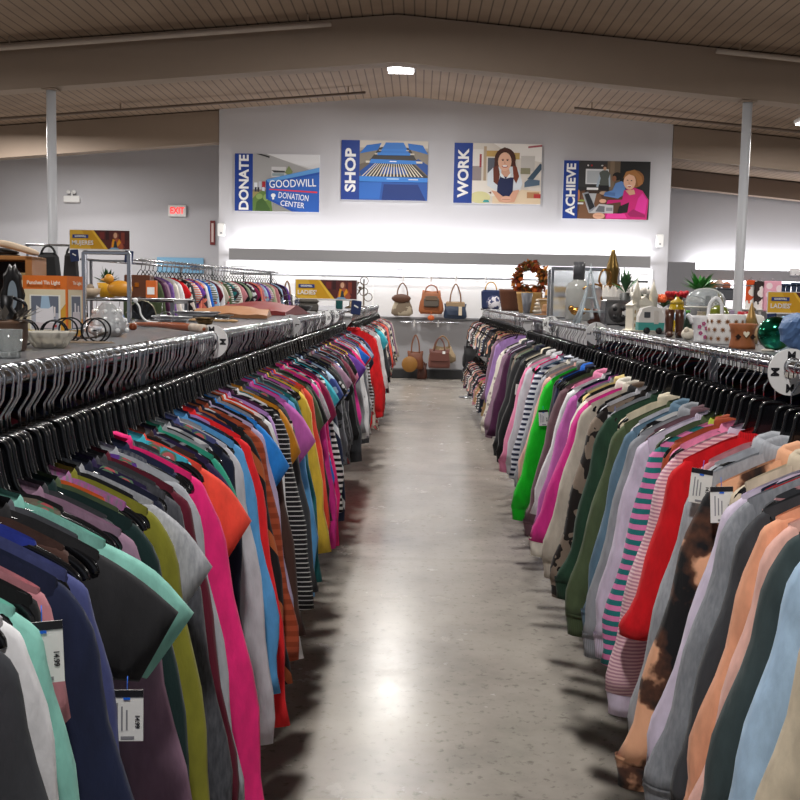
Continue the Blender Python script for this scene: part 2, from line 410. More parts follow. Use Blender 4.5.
# ------------------------------------------------------------------ posters
def ell(cx, cy, rx, ry, n=18, a0=0, a1=2*PI, rot=0):
    out = []
    for k in range(n):
        a = a0+(a1-a0)*k/(n if abs(a1-a0-2*PI) < 1e-6 else n-1)
        x, y = rx*math.cos(a), ry*math.sin(a)
        out.append((cx+x*math.cos(rot)-y*math.sin(rot), cy+x*math.sin(rot)+y*math.cos(rot)))
    return out
def rect(x0, y0, x1, y1): return [(x0, y0), (x1, y0), (x1, y1), (x0, y1)]
def clip(poly):
    """keep a polygon inside the unit square"""
    for ax, lim, sg in ((0, 0, 1), (0, 1, -1), (1, 0, 1), (1, 1, -1)):
        out = []
        for i, p in enumerate(poly):
            q = poly[(i+1) % len(poly)]
            a, b = (p[ax]-lim)*sg, (q[ax]-lim)*sg
            if a >= 0: out.append(p)
            if (a >= 0) != (b >= 0):
                t = a/(a-b); out.append((p[0]+t*(q[0]-p[0]), p[1]+t*(q[1]-p[1])))
        poly = out
        if not poly: return []
    return poly
def picture(shapes, x0, z0, w, h, y):
    """flat printed picture: layered colour areas in one mesh"""
    mb = MB(); cols = []
    for k, (col, poly) in enumerate(shapes):
        poly = clip(poly)
        if len(poly) < 3: continue
        if col not in cols: cols.append(col)
        V = [(x0+p[0]*w, y-.0004*k, z0+p[1]*h) for p in poly]
        ar = sum(V[i][0]*V[(i+1) % len(V)][2]-V[(i+1) % len(V)][0]*V[i][2] for i in range(len(V)))
        if ar < 0: V = V[::-1]
        mb.add(V, [tuple(range(len(V)))], cols.index(col))
    return mb, [mat(c, .55) for c in cols]
def poster(word, lab, cx, cz, w, h, shapes, tsize, extra=None, band=.212):
    px0, py0, px1, py1 = cx; cx = wx((px0+px1)/2, (py0+py1)/2); cz = wz((px0+px1)/2, (py0+py1)/2); w = wx(px1, py0)-wx(px0, py0); h = wz(px0, py0)-wz(px0, py1)
    t = thing('wall_poster', lab, 'poster', (cx, D-.03, cz))
    MB().box((0, 0, 0), (w, .05, h), bev=.004).obj('board', mat('#d8d8dc', .5), t)
    sw = w*band
    MB().box((-w/2+sw/2, -.027, 0), (sw, .004, h)).obj('blue_band', mat('#1d3f94', .5), t)
    xf = Matrix.Translation((-w/2+sw*.5, -.032, 0)) @ FACE @ Matrix.Rotation(PI/2, 4, 'Z')
    fit_text(word, h*tsize[0], w*tsize[1], .034, xf, 'lettering', mat('#f4f4f6', .5), t)
    mb, ms = picture(shapes, -w/2+sw, -h/2, w-sw, h, -.0265)
    p = mb.obj('printed_picture', ms, t)
    if extra: extra(p, w, h, sw)
    return t
# donation centre sign
S = [('#c8c8ca', rect(0, 0, 1, 1)), ('#d9dade', [(.2, 1), (1, 1), (1, .72), (.45, .9)]), ('#a3a3a4', [(0, 1), (.2, 1), (.85, .74), (.85, .3), (0, .3)]),
     ('#2d2d30', [(.05, 1), (.12, 1), (.25, .96), (.25, .93)]), ('#c9c9cc', rect(.28, .6, .5, .78)), ('#3a3d42', [(.28, .72), (.32, .68), (.48, .68), (.48, .71)]), ('#8fa0a8', rect(.29, .62, .47, .67)),
     ('#8a7d6a', rect(0, .3, .2, .38)), ('#d8dce4', rect(.02, .38, .07, .5)), ('#2c3046', rect(.03, .34, .06, .42)), ('#b9bcc8', rect(.09, .38, .13, .52)), ('#a02430', rect(.14, .4, .19, .52)), ('#c8d0e0', rect(.14, .34, .18, .42)), ('#2a2c3a', rect(.07, .34, .1, .42)),
     ('#9c8f60', rect(0, .2, .2, .34)), ('#5f7d40', [(.0, 0), (0, .22), (.06, .3), (.14, .36), (.22, .34), (.28, .2), (.3, 0)]), ('#41602f', [(.04, 0), (.06, .16), (.14, .24), (.2, .16), (.26, .05), (.26, 0)]), ('#86a05c', ell(.1, .26, .05, .05)), ('#86a05c', ell(.2, .24, .04, .06)),
     ('#8d8d88', [(.3, 0), (.3, .16), (.62, 0)]), ('#7c8a5a', [(.48, .68), (.54, .8), (.6, .7), (.56, .62)]),
     ('#1f4fa8', [(.2, .22), (.22, .56), (1, .78), (1, 0), (.6, 0)]), ('#5d9ad8', [(.2, .55), (1, .78), (1, .7), (.22, .5)]), ('#2a5fb8', [(.235, .24), (.245, .48), (1, .66), (1, 0), (.7, 0)]), ('#1b479c', [(.2, .22), (.2, .55), (.235, .5), (.235, .22)]),
     ('#d83848', [(.25, .375), (.25, .395), (.97, .36), (.97, .33)]), ('#f0f2f8', ell(.31, .28, .035, .035)), ('#f0f2f8', rect(.295, .21, .325, .28))]
def donate_text(p, w, h, sw):
    pw = w-sw
    for s, u, v, ln, cap, rot in (('GOODWILL', .60, .495, .70, .135, .05), ('DONATION', .615, .265, .45, .105, -.10), ('CENTER', .60, .13, .36, .095, -.10)):
        xf = Matrix.Translation((-w/2+sw+u*pw, -.040, -h/2+v*h)) @ FACE @ Matrix.Rotation(rot, 4, 'Z')
        fit_text(s, ln*pw, cap*h, .006, xf, 'sign_lettering', mat('#f2f4fa', .5), p)
poster('DONATE', 'poster reading DONATE showing a blue donation center street sign', (235.2, 154.6, 319.8, 211.8), 0, 0, 0, S, (.96, .118), donate_text)
# shopping carts
S = [('#b9b2a6', rect(0, 0, 1, 1)), ('#d8d2c8', rect(0, .88, 1, 1)), ('#3f3c3c', [(0, 0), (1, 0), (1, .8), (.65, .9), (.35, .9), (0, .8)]), ('#2456a8', [(0, 0), (1, 0), (1, .34), (0, .34)]),
     ('#16357c', [(.33, 0), (.98, 0), (.86, .27), (.36, .27)]), ('#2f6cc4', [(0, .02), (.3, .02), (.33, .3), (0, .3)]), ('#6f665c', [(0, .34), (0, .78), (.1, .8), (.18, .5)]), ('#6f665c', [(1, .4), (1, .8), (.88, .86), (.8, .6)]),
     ('#8c8478', [(0, .6), (.14, .66), (.3, .9), (.16, .92), (0, .82)]), ('#8c8478', [(1, .6), (.84, .66), (.72, .9), (.84, .92), (1, .82)]),
     ('#2e74cc', [(.0, .78), (.26, .84), (.32, .96), (.1, .92)]), ('#2e74cc', [(1, .78), (.72, .86), (.7, .96), (.92, .93)]), ('#3a7fd4', [(.3, .8), (.72, .8), (.64, .97), (.38, .97)]), ('#1f4e9c', [(.04, .34), (.28, .62), (.2, .66), (0, .48)]), ('#1f4e9c', [(1, .42), (.78, .66), (.86, .7), (1, .6)]),
     ('#2a58a4', [(.3, .44), (.72, .44), (.66, .56), (.34, .56)])]
S += [('#e4dccb', [(.03+.052*k, .40), (.05+.052*k, .40), (.24+.030*k, .62), (.23+.030*k, .62)]) for k in range(18)]
S += [('#d9d2c4', rect(.09, .625, .92, .66)), ('#3c86dc', [(.14, .62), (.84, .61), (.82, .67), (.17, .69)]), ('#ffffff', rect(.44, .645, .54, .66)), ('#3c86dc', [(0, .31), (1, .31), (1, .385), (0, .40)]), ('#a8d0f8', rect(.4, .35, .58, .37)), ('#dfe9f4', rect(.72, .345, .86, .36)),
     ('#cfc8ba', rect(.22, .765, .8, .79)), ('#3c86dc', rect(.26, .755, .74, .80)), ('#cfc8ba', rect(.28, .83, .72, .845)), ('#3c86dc', rect(.32, .82, .68, .86))]
poster('SHOP', 'poster reading SHOP showing rows of blue shopping carts', (341.2, 141.2, 427.8, 200.6), 0, 0, 0, S, (.735, .127))
# smiling worker
S = [('#dcd6ce', rect(0, 0, 1, 1)), ('#efece8', [(.3, 1), (1, 1), (1, .7), (.6, .78)]), ('#b9a48c', rect(.16, .35, .2, .95)), ('#9a8f90', rect(0, .35, .13, .62)), ('#e8e4e0', rect(0, .62, .15, .9)), ('#a04048', rect(.1, .6, .13, .82)), ('#c2a060', rect(.2, .78, .4, .88)), ('#5f6470', rect(.22, .45, .36, .76)), ('#c0a468', rect(.58, .74, .68, .85)),
     ('#b06068', [(.8, .96), (1, .99), (1, .96), (.8, .93)]), ('#c8c4c0', rect(.7, .55, .9, .8)), ('#8d8a70', rect(.7, .5, .84, .6)), ('#3f5468', [(.8, .42), (.98, .68), (1, .66), (1, .58), (.88, .4)]), ('#556a80', [(.76, .28), (.98, .32), (.98, .4), (.82, .42), (.76, .36)]), ('#e0d8d0', rect(.82, .2, 1, .28)),
     ('#e8e2da', rect(0, .12, .4, .38)), ('#d8d4a0', ell(.12, .1, .15, .1)), ('#e2cdb0', [(.3, 0), (1, 0), (1, .22), (.7, .24), (.3, .12)]), ('#b88860', rect(.8, .1, .98, .2)), ('#b83c3c', rect(.9, .1, 1, .17)), ('#40a0a0', [(.16, .02), (.26, .02), (.24, .06), (.18, .06)]),
     ('#4a2a22', ell(.47, .74, .155, .19)), ('#4a2a22', [(.32, .74), (.30, .34), (.42, .28), (.56, .26), (.66, .36), (.64, .56), (.61, .76)]),
     ('#d8e0e8', [(.30, .6), (.22, .5), (.22, .3), (.34, .22), (.7, .22), (.73, .34), (.68, .56), (.6, .62), (.4, .62)]), ('#6b3628', [(.30, .6), (.31, .36), (.38, .3), (.4, .5), (.37, .64)]), ('#7a3a28', [(.58, .64), (.6, .42), (.64, .34), (.68, .46), (.64, .62)]),
     ('#d9a58c', [(.42, .58), (.53, .58), (.56, .46), (.48, .42), (.42, .46)]), ('#1e2852', [(.41, .46), (.55, .44), (.6, .44), (.59, .12), (.36, .12), (.37, .34)]), ('#eef2f6', [(.39, .52), (.42, .44), (.48, .42), (.43, .5)]), ('#eef2f6', [(.57, .52), (.55, .44), (.49, .42), (.54, .5)]),
     ('#e8b89e', ell(.465, .70, .098, .155)), ('#4a2a22', [(.36, .76), (.42, .9), (.5, .9), (.58, .74), (.56, .86), (.46, .94), (.38, .88)]), ('#b88070', ell(.435, .735, .02, .012)), ('#b88070', ell(.505, .735, .02, .012)), ('#2a1a18', ell(.437, .722, .013, .010)), ('#2a1a18', ell(.503, .722, .013, .010)),
     ('#d09a80', [(.463, .71), (.48, .665), (.455, .665)]), ('#b04a50', ell(.468, .622, .045, .022)), ('#ffffff', ell(.468, .628, .036, .013)),
     ('#d9a58c', [(.28, .22), (.36, .2), (.52, .06), (.5, .02), (.4, .03)]), ('#d9a58c', [(.69, .24), (.6, .22), (.52, .08), (.5, .02), (.62, .03)]), ('#e2b098', ell(.5, .08, .075, .05)), ('#c08a70', rect(.44, .065, .56, .075)), ('#6a3c30', [(.24, .18), (.28, .16), (.28, .2)])]
poster('WORK', 'poster reading WORK showing a smiling long-haired person in a navy apron', (453.6, 144, 541, 204), 0, 0, 0, S, (.82, .127))
# laptop lady
S = [('#2f2f32', rect(0, 0, 1, 1)), ('#3a3a3c', rect(0, .55, .42, 1)), ('#6b5c4c', rect(.4, .4, .58, 1)), ('#83705c', rect(.44, .5, .5, 1)), ('#1f2022', rect(.58, .4, 1, 1)), ('#d9dce0', rect(.1, .6, .42, .86)), ('#b2b8be', rect(.12, .62, .36, .83)), ('#e8e8e8', ell(.13, .92, .012, .015)), ('#c02828', ell(.18, .92, .012, .015)), ('#d0d0d0', ell(.33, .92, .02, .012)),
     ('#4a3a34', ell(.365, .9, .03, .045)), ('#caa084', ell(.365, .87, .022, .03)), ('#565c58', [(.29, .8), (.34, .84), (.40, .84), (.44, .78), (.43, .56), (.30, .56)]), ('#a8b8c8', [(.29, .78), (.25, .56), (.28, .55), (.31, .7)]), ('#a8b8c8', [(.44, .78), (.45, .56), (.43, .56), (.42, .7)]), ('#1c1c20', rect(.30, .48, .43, .58)),
     ('#5c4030', [(0, 0), (1, 0), (.8, .4), (.1, .5), (0, .46)]), ('#7a563e', [(0, 0), (.5, 0), (.3, .45), (.06, .46)]), ('#3c2c24', rect(.1, .44, .4, .5)), ('#e8e8ea', rect(.12, .5, .28, .54)), ('#b89a80', ell(.36, .45, .06, .03)), ('#8aa048', rect(.0, .3, .1, .33)), ('#e0e0e0', rect(0, .25, .08, .28)), ('#b87850', ell(.01, .4, .02, .1)),
     ('#1a1616', ell(.54, .74, .065, .07)), ('#8a5c44', ell(.50, .70, .03, .05)), ('#5f86c0', [(.38, .46), (.36, .4), (.56, .36), (.66, .44), (.66, .62), (.6, .66), (.52, .62), (.48, .5)]), ('#4c70a8', [(.36, .42), (.38, .47), (.52, .46), (.52, .40)]),
     ('#b4b6ba', [(.06, .44), (.16, .1), (.2, .1), (.26, .44)]), ('#8d9098', [(.07, .44), (.17, .11), (.26, .18), (.14, .47)]), ('#26282e', [(.09, .42), (.17, .15), (.24, .21), (.15, .44)]), ('#c0c0c4', [(.18, .1), (.5, .1), (.5, .24), (.3, .26)]), ('#6c6e74', [(.25, .13), (.38, .12), (.38, .22), (.3, .23)]), ('#8a8c92', rect(.4, .14, .49, .2)),
     ('#c81e74', [(.64, .5), (.76, .56), (.9, .5), (.99, .34), (.97, 0), (.4, 0), (.38, .1), (.62, .1), (.6, .3), (.4, .26), (.42, .33), (.62, .34)]), ('#1e1618', [(.58, .22), (.72, .3), (.7, .12), (.56, .1)]), ('#e0309a', [(.9, .46), (.97, .34), (.95, .1), (.8, .16), (.84, .36)]), ('#e8409c', [(.4, .02), (.42, .1), (.66, .1), (.7, .02)]), ('#a01860', [(.7, .1), (.78, .18), (.95, .08), (.95, .04), (.74, .05)]),
     ('#d8a488', [(.66, .5), (.78, .52), (.8, .44), (.72, .42)]), ('#8c5c34', ell(.78, .7, .135, .15)), ('#e4b498', ell(.715, .65, .085, .135)), ('#a87240', [(.62, .7), (.66, .82), (.78, .86), (.88, .74), (.9, .62), (.84, .58), (.8, .74), (.7, .78)]), ('#3a2a26', ell(.685, .675, .012, .009)), ('#3a2a26', ell(.74, .67, .012, .009)), ('#d09a80', [(.70, .66), (.70, .61), (.725, .61)]), ('#ffffff', ell(.715, .575, .035, .014)), ('#b04a50', [(.68, .575), (.75, .58), (.715, .55)]),
     ('#e0ac90', ell(.30, .055, .085, .055)), ('#e0ac90', ell(.35, .31, .05, .035)), ('#c08a70', rect(.24, .05, .34, .058))]
poster('ACHIEVE', 'poster reading ACHIEVE showing a person in magenta at a laptop', (562.6, 161.5, 649, 219.5), 0, 0, 0, S, (.90, .110), band=.172)
# ------------------------------------------------------------------ racks
ZR = 1.366
XA, XB = -.635, .82
def rack(name, lab, x, side, y0, y1, z=ZR, width=.62, shelf=True, foot=True, second=True, loc_rz=0, origin=None):
    """double rail garment rack; side=-1: body extends to -x from the aisle rail"""
    t = thing(name, lab, 'rack', origin or (x, y0, 0), loc_rz)
    w = side*width; Lr = y1-y0
    for k, xo in enumerate((0, w) if second else (0,)):
        MB().tube([(xo, 0, z), (xo, Lr, z)], .0125, 12).obj('rail', chrome, t)
    if shelf:
        MB().box((w/2, Lr/2, z+.004), (width-.075, Lr, .014), bev=.004).obj('shelf', mat('#6f7074', .3, coat=.2), t)
    n = max(2, int(round(Lr/2.2))+1)
    for k in range(n):
        y = .03+(Lr-.06)*k/(n-1)
        for xo in (w*.16, w*.84):
            u = MB().box((xo, y, (z-.02)/2+.02), (.025, .025, z-.04), bev=.004).obj('upright', steel, t)
            MB().tube([(xo, y, z-.02), (xo, y, z-.004), (0 if xo == w*.16 else w, y, z)], .008, 8).obj('rail_arm', chrome, u)
        MB().box((w/2, y, z-.012), (width*.72, .02, .02), bev=.003).obj('cross_bar', steel, t)
        MB().box((w/2, y, .035), (width*.95, .04, .03), bev=.006).obj('foot_bar', steel, t)
        for xo in (w*.08, w*.92): MB().lathe([(.018, 0), (.02, .008), (.012, .02)], c=(xo, y, 0), n=10).obj('foot', plastic, t)
    return t
rack('garment_rack', 'long chrome double rack of tees with a grey ornament shelf on top', XA, -1, .75, 8.95)
rack('garment_rack', 'long chrome rack of sweatshirts with a grey ornament shelf on top', XB, 1, .95, 8.0)
rack('garment_rack', 'chrome rack of long dresses behind the red zip jacket', -.60, -1, 9.35, 15.6)
rack('garment_rack', 'chrome rack of swimwear topped with baskets and an autumn wreath', .86, 1, 8.55, 14.6)
BR0, BRZ = Vector((-2.9, 10.9, 0)), math.radians(-9.5)
rack('garment_rack', 'tall chrome rack of blouses beneath the MUJERES sign', 0, -1, 0, 4.9, z=1.83, shelf=False, loc_rz=BRZ, origin=BR0)

# ------------------------------------------------------------------ clothes hangers
def shoulder(x):
    a = np.abs(x)
    z = np.where(a < .05, -.168, -.172-.068*np.clip((a-.05)/.15, 0, None)**1.15)
    return z
def hanger_meshes():
    hk = [(-.019*math.cos(t), 0, .0125*0+.019*math.sin(t)) for t in np.linspace(-.6, PI, 12)]
    hk += [(.0185, 0, -.012), (.0165, 0, -.03), (.006, 0, -.048), (0, 0, -.058), (0, 0, -.088)]
    hook = MB().tube(hk, .0021, 6)
    half = [(0, -.088), (.018, -.089), (.028, -.096), (.032, -.118), (.040, -.152), (.056, -.172), (.10, -.189), (.14, -.206), (.175, -.227), (.190, -.242), (.193, -.252)]
    pts = [(-x, z) for x, z in reversed(half[1:])]+half
    P = cr([(x, 0, z) for x, z in pts], 56)
    T = np.gradient(P, axis=0); T /= np.linalg.norm(T, axis=1)[:, None]
    Nn = np.stack([-T[:, 2], T[:, 0]*0, T[:, 0]], 1)
    a = np.arange(8)*2*PI/8
    wide = np.where(np.abs(P[:, 0]) > .06, .0085, .0048)
    rings = P[:, None, :]+np.cos(a)[None, :, None]*Nn[:, None, :]*wide[:, None, None]+np.sin(a)[None, :, None]*np.array([0, 1, 0])*.0052
    body = MB().grid(rings, True, 0, True, True)
    web = [(x*.96, z-.002) for x, z in half[1:6]]
    outline = [(-x, z) for x, z in web][::-1]+web+[(.03, -.178), (-.03, -.178)]
    body.prism(outline[::-1], 'y', -.0014, .0014)
    body.tube([(-.058, 0, -.176), (.058, 0, -.176)], .004, 6)
    return body, hook
_hb, _hh = hanger_meshes()
_p = _hb.obj('clothes_hanger', plastic); _q = _hh.obj('hook', hookm, _p)
HANG0, HOOK0 = _p.data, _q.data
bpy.data.objects.remove(_q); bpy.data.objects.remove(_p)
def hanger(loc, rz, label, group, par=None):
    h = bpy.data.objects.new('clothes_hanger', HANG0); C.objects.link(h)
    k = bpy.data.objects.new('hook', HOOK0); C.objects.link(k); k.parent = h
    h.location = loc; h.rotation_euler.z = rz
    return tag(h, label, 'hanger', group)

# ------------------------------------------------------------------ garments
def price_tag_mesh():
    mb = MB()
    mb.box((0, 0, -.04), (.044, .0008, .072), mi=0)
    mb.box((0, -.0008, -.009), (.044, .0004, .010), mi=1)
    for k, w in enumerate((.040, .034, .028)):
        mb.box((-.013+.0065*k, -.0008, -.042-.002*k), (.0022, .0004, w), mi=2)
    mb.box((.001, -.0008, -.071), (.018, .0004, .004), mi=2)
    text_mb('14.99', .0085, .0003, mi=1, mb=mb, xf=Matrix.Translation((.014, -.0011, -.048)) @ FACE @ Matrix.Rotation(-PI/2, 4, 'Z'))
    mb.box((0, -.001, -.016), (.009, .001, .003), mi=3)
    mb.tube([(0, 0, -.016), (0, .002, .004), (0, .004, .014)], .0007, 5, mi=3)
    return mb.obj('price_tag', [paper, ink, greymark, bluepin])
_pt = price_tag_mesh(); TAG0 = _pt.data; bpy.data.objects.remove(_pt)

def sgnpow(x, p): return np.sign(x)*np.abs(x)**p
def garment(name, m, o, rng, parent_loc, rz, s, q=2, mtrim=None):
    """one garment on its hanger, local origin at the rail; o: shape options; s: aisle side in x"""
    N, M_ = ((14, 8), (20, 11), (32, 18))[q]
    W0 = o.get('W', .195); zh = -o.get('len', .80)-.02; T = o.get('T', .016)
    flare = o.get('flare', 1.08); k = rng.uniform(-1, 1, 8)
    sleeveless = o.get('sleeve', 'short') == 'none'
    th = np.arange(N)*2*PI/N; v = np.linspace(0, 1, M_)**1.15
    TH, V = np.meshgrid(th, v)
    wv = np.interp(V, [0, .05, .22, .30, .6, 1], [W0*1.0, W0*.99, W0*.90 if not sleeveless else W0*.82, W0*1.02, W0*1.0, W0*flare])
    tv = np.interp(V, [0, .04, .2, .6, 1], [.0095, max(.0095, T*.6), T*.9, T, T*.95])
    if sleeveless: wv = wv*np.interp(V, [0, .25], [.72, 1.0])
    x = wv*np.cos(TH); y = tv*sgnpow(np.sin(TH), .65)
    sx = shoulder(x)+.018
    dip = np.where(np.sin(TH) < 0, o.get('dip', .05), .012)
    sx = sx-dip*np.clip(1-(x/.085)**2, 0, 1)
    z = sx*(1-V)+(zh+.012*k[0]*np.cos(TH)+.008*np.sin(3*TH+k[1]*3))*V
    # drape: gathers deepen towards the hem, plus a gentle bow of the whole cloth
    amp = o.get('fold', .010)*V**1.2
    fold = amp*(np.sin(x*30+k[2]*4)+.6*np.sin(x*52+k[3]*5))
    bow = .10*k[4]*(x*x)+.03*k[5]*V*x/W0
    wr = .0036*np.sin(z*55+x*40+k[6]*6)*np.sin(z*23-x*60+k[7]*5)*np.clip(V*4, 0, 1)
    y = y+fold+bow+wr
    root = MB().grid(np.stack([x, y, z], 2), True, 0, False, False).obj(name, m)
    root.location = parent_loc; root.rotation_euler.z = rz
    mt = mtrim or m
    def ydisp(xx, vv=.15):
        return .10*k[4]*xx*xx+.03*k[5]*vv*xx/W0
    kind = o.get('sleeve', 'short')
    if kind != 'none':
        zs = float(shoulder(np.array(W0)))+.014
        for sg in (1, -1):
            if q == 0 and sg != s: continue
            e = rng.uniform(-1, 1, 6)
            if kind == 'short':
                r = o.get('reach', .10)
                dr = o.get('droop', .55+.45*e[2])
                top = [(W0-.045, zs+.018), (W0+.004, zs-.003), (W0+r*(.55-.15*dr), zs-.038-.03*dr), (W0+r*(1-.35*dr), zs-.085-.085*dr-.015*e[1])]
                bot = [(W0-.05, zs-.13), (W0-.045, zs-.16), (W0-.03, zs-.175-.01*dr), (W0+r-.065-.02*dr+.01*e[0], zs-.19-.045*dr-.015*e[1])]
                n2, tk = (5, 7, 10)[q], np.array([.008, .014, .016, .012])
            else:
                Ls = o.get('slen', .62); sp = o.get('splay', .10)+.012*e[0]
                top = [(W0-.05, zs+.020), (W0+.004, zs-.003), (W0+.024+sp*.1, zs-.050), (W0+.028+sp*.35, zs-.20), (W0+.03+sp*.72+.010*e[1], zs-.20-Ls*.38), (W0+.02+sp+.012*e[2], zs-Ls)]
                bot = [(W0-.05, zs-.16), (W0-.05, zs-.19), (W0-.055, zs-.22), (W0-.045+sp*.2, zs-.30), (W0-.045+sp*.6+.010*e[1], zs-.22-Ls*.42), (W0-.055+sp+.012*e[2], zs-Ls-.012)]
                tk0 = o.get('tk', 1.25)*T
                n2, tk = (7, 12, 20)[q], np.array([.008, .012, tk0*.9, tk0*1.1, tk0, tk0*.7])
            A = cr([(a, 0, b) for a, b in top], n2); B = cr([(a, 0, b) for a, b in bot], n2)
            tt = np.interp(np.linspace(0, 1, n2), np.linspace(0, 1, len(tk)), tk)
            if kind == 'long':
                u = np.linspace(0, 1, n2)
                wob = o.get('wob', .10)
                A[:, 0] += .008*np.sin(u*24+e[3]*3)*u; tt = tt*(1+wob*np.sin(u*31+e[4]*3))
            n3 = (8, 10, 14)[q]; ph = np.arange(n3)*2*PI/n3
            mid = (A+B)/2; hv = (A-B)/2
            R = mid[:, None, :]+np.cos(ph)[None, :, None]*hv[:, None, :]
            uu = np.linspace(0, 1, n2)
            R[:, :, 1] = np.sin(ph)[None, :]*tt[:, None]+ydisp(W0)+(uu[:, None]**1.6)*(.022*e[5]+.012)
            mb = MB()
            inner = R[-1]*.0+(R[-1].mean(0)+(R[-1]-R[-1].mean(0))*.82); inner2 = inner+(mid[-2]-mid[-1])*.8
            R = np.concatenate([R, inner[None], inner2[None]])
            R[:, :, 0] *= sg
            if sg < 0: R = R[:, ::-1]
            sl = mb.grid(R, True, 0, False, True).obj('sleeve', o.get('msleeve', m), root)
            if kind == 'long' and o.get('cuff'):
                c0 = R[n2-1].mean(0); ring = c0+(R[n2-1]-c0)*1.0
                d = np.array([-.1*sg*0, 0, -1.0])
                cu = np.array([ring+np.array([0, 0, .012]), c0+(ring-c0)*.92+d*.006, c0+(ring-c0)*.80+d*.03, c0+(ring-c0)*.76+d*.055, c0+(ring-c0)*.62+d*.055])
                MB().grid(cu, True, 0, False, True).obj('cuff', mt, sl)
    if q > 0 and o.get('collar', 'crew') != 'none' and not sleeveless:
        n = 20; a = np.arange(n)*2*PI/n
        xx = .080*np.cos(a); yy = (.022 if o['collar'] == 'hood' else .013)*np.sin(a)
        zz = shoulder(xx)+.018-np.where(np.sin(a) < 0, o.get('dip', .05), .012)*np.clip(1-(xx/.085)**2, 0, 1)
        P = np.stack([xx, yy, zz], 1)
        if o['collar'] == 'hood':
            Q = lambda a_, b_, c_: P*np.array([a_, b_, 1])+np.array([0, .004, c_])
            R = np.stack([Q(.98, .8, -.01), Q(1.0, 1.1, .012), Q(1.08, 1.5, .020), Q(1.20, 1.8, .010), Q(1.26, 1.9, -.016), Q(1.2, 1.5, -.034)])
            MB().grid(R, True).obj('hood', m, root)
        elif o['collar'] == 'stand':
            R = np.stack([P+np.array([0, 0, -.006]), P*np.array([1.0, 1.15, 1])+np.array([0, 0, .010]), P*np.array([.95, 1.0, 1])+np.array([0, 0, .020]), P*np.array([.88, .6, 1])+np.array([0, 0, .014])])
            MB().grid(R, True).obj('collar', mt, root)
        else:
            R = np.stack([P*np.array([1.04, 1.2, 1])+np.array([0, 0, -.010]), P*np.array([1.0, 1.25, 1])+np.array([0, 0, .006]), P*np.array([.95, .9, 1])+np.array([0, 0, .012])])
            MB().grid(R, True).obj('collar', mt, root)
    if q > 0 and o.get('band'):
        xb, yb, zb = x[-1], y[-1], z[-1]
        R = np.stack([np.stack([xb*1.0, yb, zb+.006], 1), np.stack([xb*.96, yb*.98, zb-.012], 1), np.stack([xb*.92, yb*.95, zb-.055], 1), np.stack([xb*.89, yb*.7, zb-.05], 1)])
        MB().grid(R, True).obj('hem_band', mt, root)
    if q > 0 and o.get('zip'):
        MB().box((0, -T*1.1-.002, zh*.55-.05), (.008, .003, -zh*.6)).obj('zipper', steel, root)
    if o.get('tag'):
        g = bpy.data.objects.new('price_tag', TAG0); C.objects.link(g); g.parent = root
        tz, tx = o['tag'] if isinstance(o['tag'], tuple) else (-.30, .235)
        g.location = (s*tx, -.022-T, tz); g.rotation_euler = (0, .10*k[1], s*(.25+.3*k[2]))
        g['label'] = 'white printed price tag on a blue pin'
    return root

PAL = {
 'black': '#18181b', 'faded black': '#2b2b2e', 'charcoal': '#3b3d42', 'navy': '#1e2644', 'midnight blue': '#141a30', 'slate blue': '#4b5286', 'royal blue': '#2f3fa0',
 'cobalt blue': '#1f66cc', 'bright blue': '#2a86dc', 'sky blue': '#5a9fd8', 'light blue': '#a9c6e2', 'steel blue': '#5f7c92', 'aqua': '#46c0d6', 'mint green': '#8dcdc0', 'teal': '#1f7476',
 'dark teal': '#12444a', 'forest green': '#264434', 'slate green': '#3b484a', 'bottle green': '#122c2c', 'olive green': '#85842c', 'sage green': '#94a68a', 'army green': '#4e5c40', 'kelly green': '#16c424', 'jade green': '#2f9a80', 'mustard': '#c4801c',
 'yellow': '#e6c244', 'butter yellow': '#ecd28c', 'cream': '#e8dcc4', 'ivory': '#ece6da', 'tan': '#b79a6c', 'beige': '#cdbfa8', 'oatmeal': '#c6bdb0', 'white': '#e8e8ec', 'pale grey': '#c6c6ce', 'heather grey': '#92959c',
 'dark heather grey': '#56585f', 'silver grey': '#aeb2ba', 'taupe': '#857669', 'chocolate brown': '#47302a', 'mauve brown': '#6c5058', 'rust': '#a64c30', 'burnt orange': '#d4602a', 'orange': '#ee6c30', 'coral red': '#f2503e', 'red': '#d0141f',
 'scarlet': '#ea242a', 'dark red': '#881622', 'maroon': '#5e152a', 'berry': '#8a1e4c', 'plum': '#4a2142', 'dark purple': '#2b2048', 'violet': '#6b40a2', 'lilac': '#b68ed0', 'orchid pink': '#c262b2', 'lavender': '#b7a9cc',
 'pale lavender': '#d2c6dc', 'mauve': '#98788f', 'hot pink': '#f22a7e', 'magenta': '#da3392', 'candy pink': '#ea8cb2', 'dusty rose': '#c4838c', 'pale pink': '#eeccd2', 'blush pink': '#e6b4a8', 'peach': '#e9a684', 'salmon': '#e8806c'}
TYPES = {'t_shirt': ('tee', 'shirt'), 'long_sleeved_top': ('long-sleeved top', 'shirt'), 'sweatshirt': ('sweatshirt', 'sweatshirt'), 'hooded_sweatshirt': ('hoodie', 'sweatshirt'), 'tank_top': ('tank top', 'shirt'),
         'dress': ('dress', 'dress'), 'blouse': ('blouse', 'blouse'), 'knit_sweater': ('sweater', 'sweater'), 'zip_jacket': ('zip jacket', 'jacket'), 'camisole': ('swim top', 'swimwear')}
PATW = {'stripe': 'striped', 'pin': 'pin-striped', 'diag': 'diagonal-striped', 'heather': 'marled', 'blotch': 'blotch-printed', 'dye': 'bleach-dyed', 'dots': 'dotted', 'floral': 'flower-print', 'rib': 'ribbed'}
def desc(e):
    return (PATW[e['pat']]+' ' if e.get('pat') else '')+e['col']
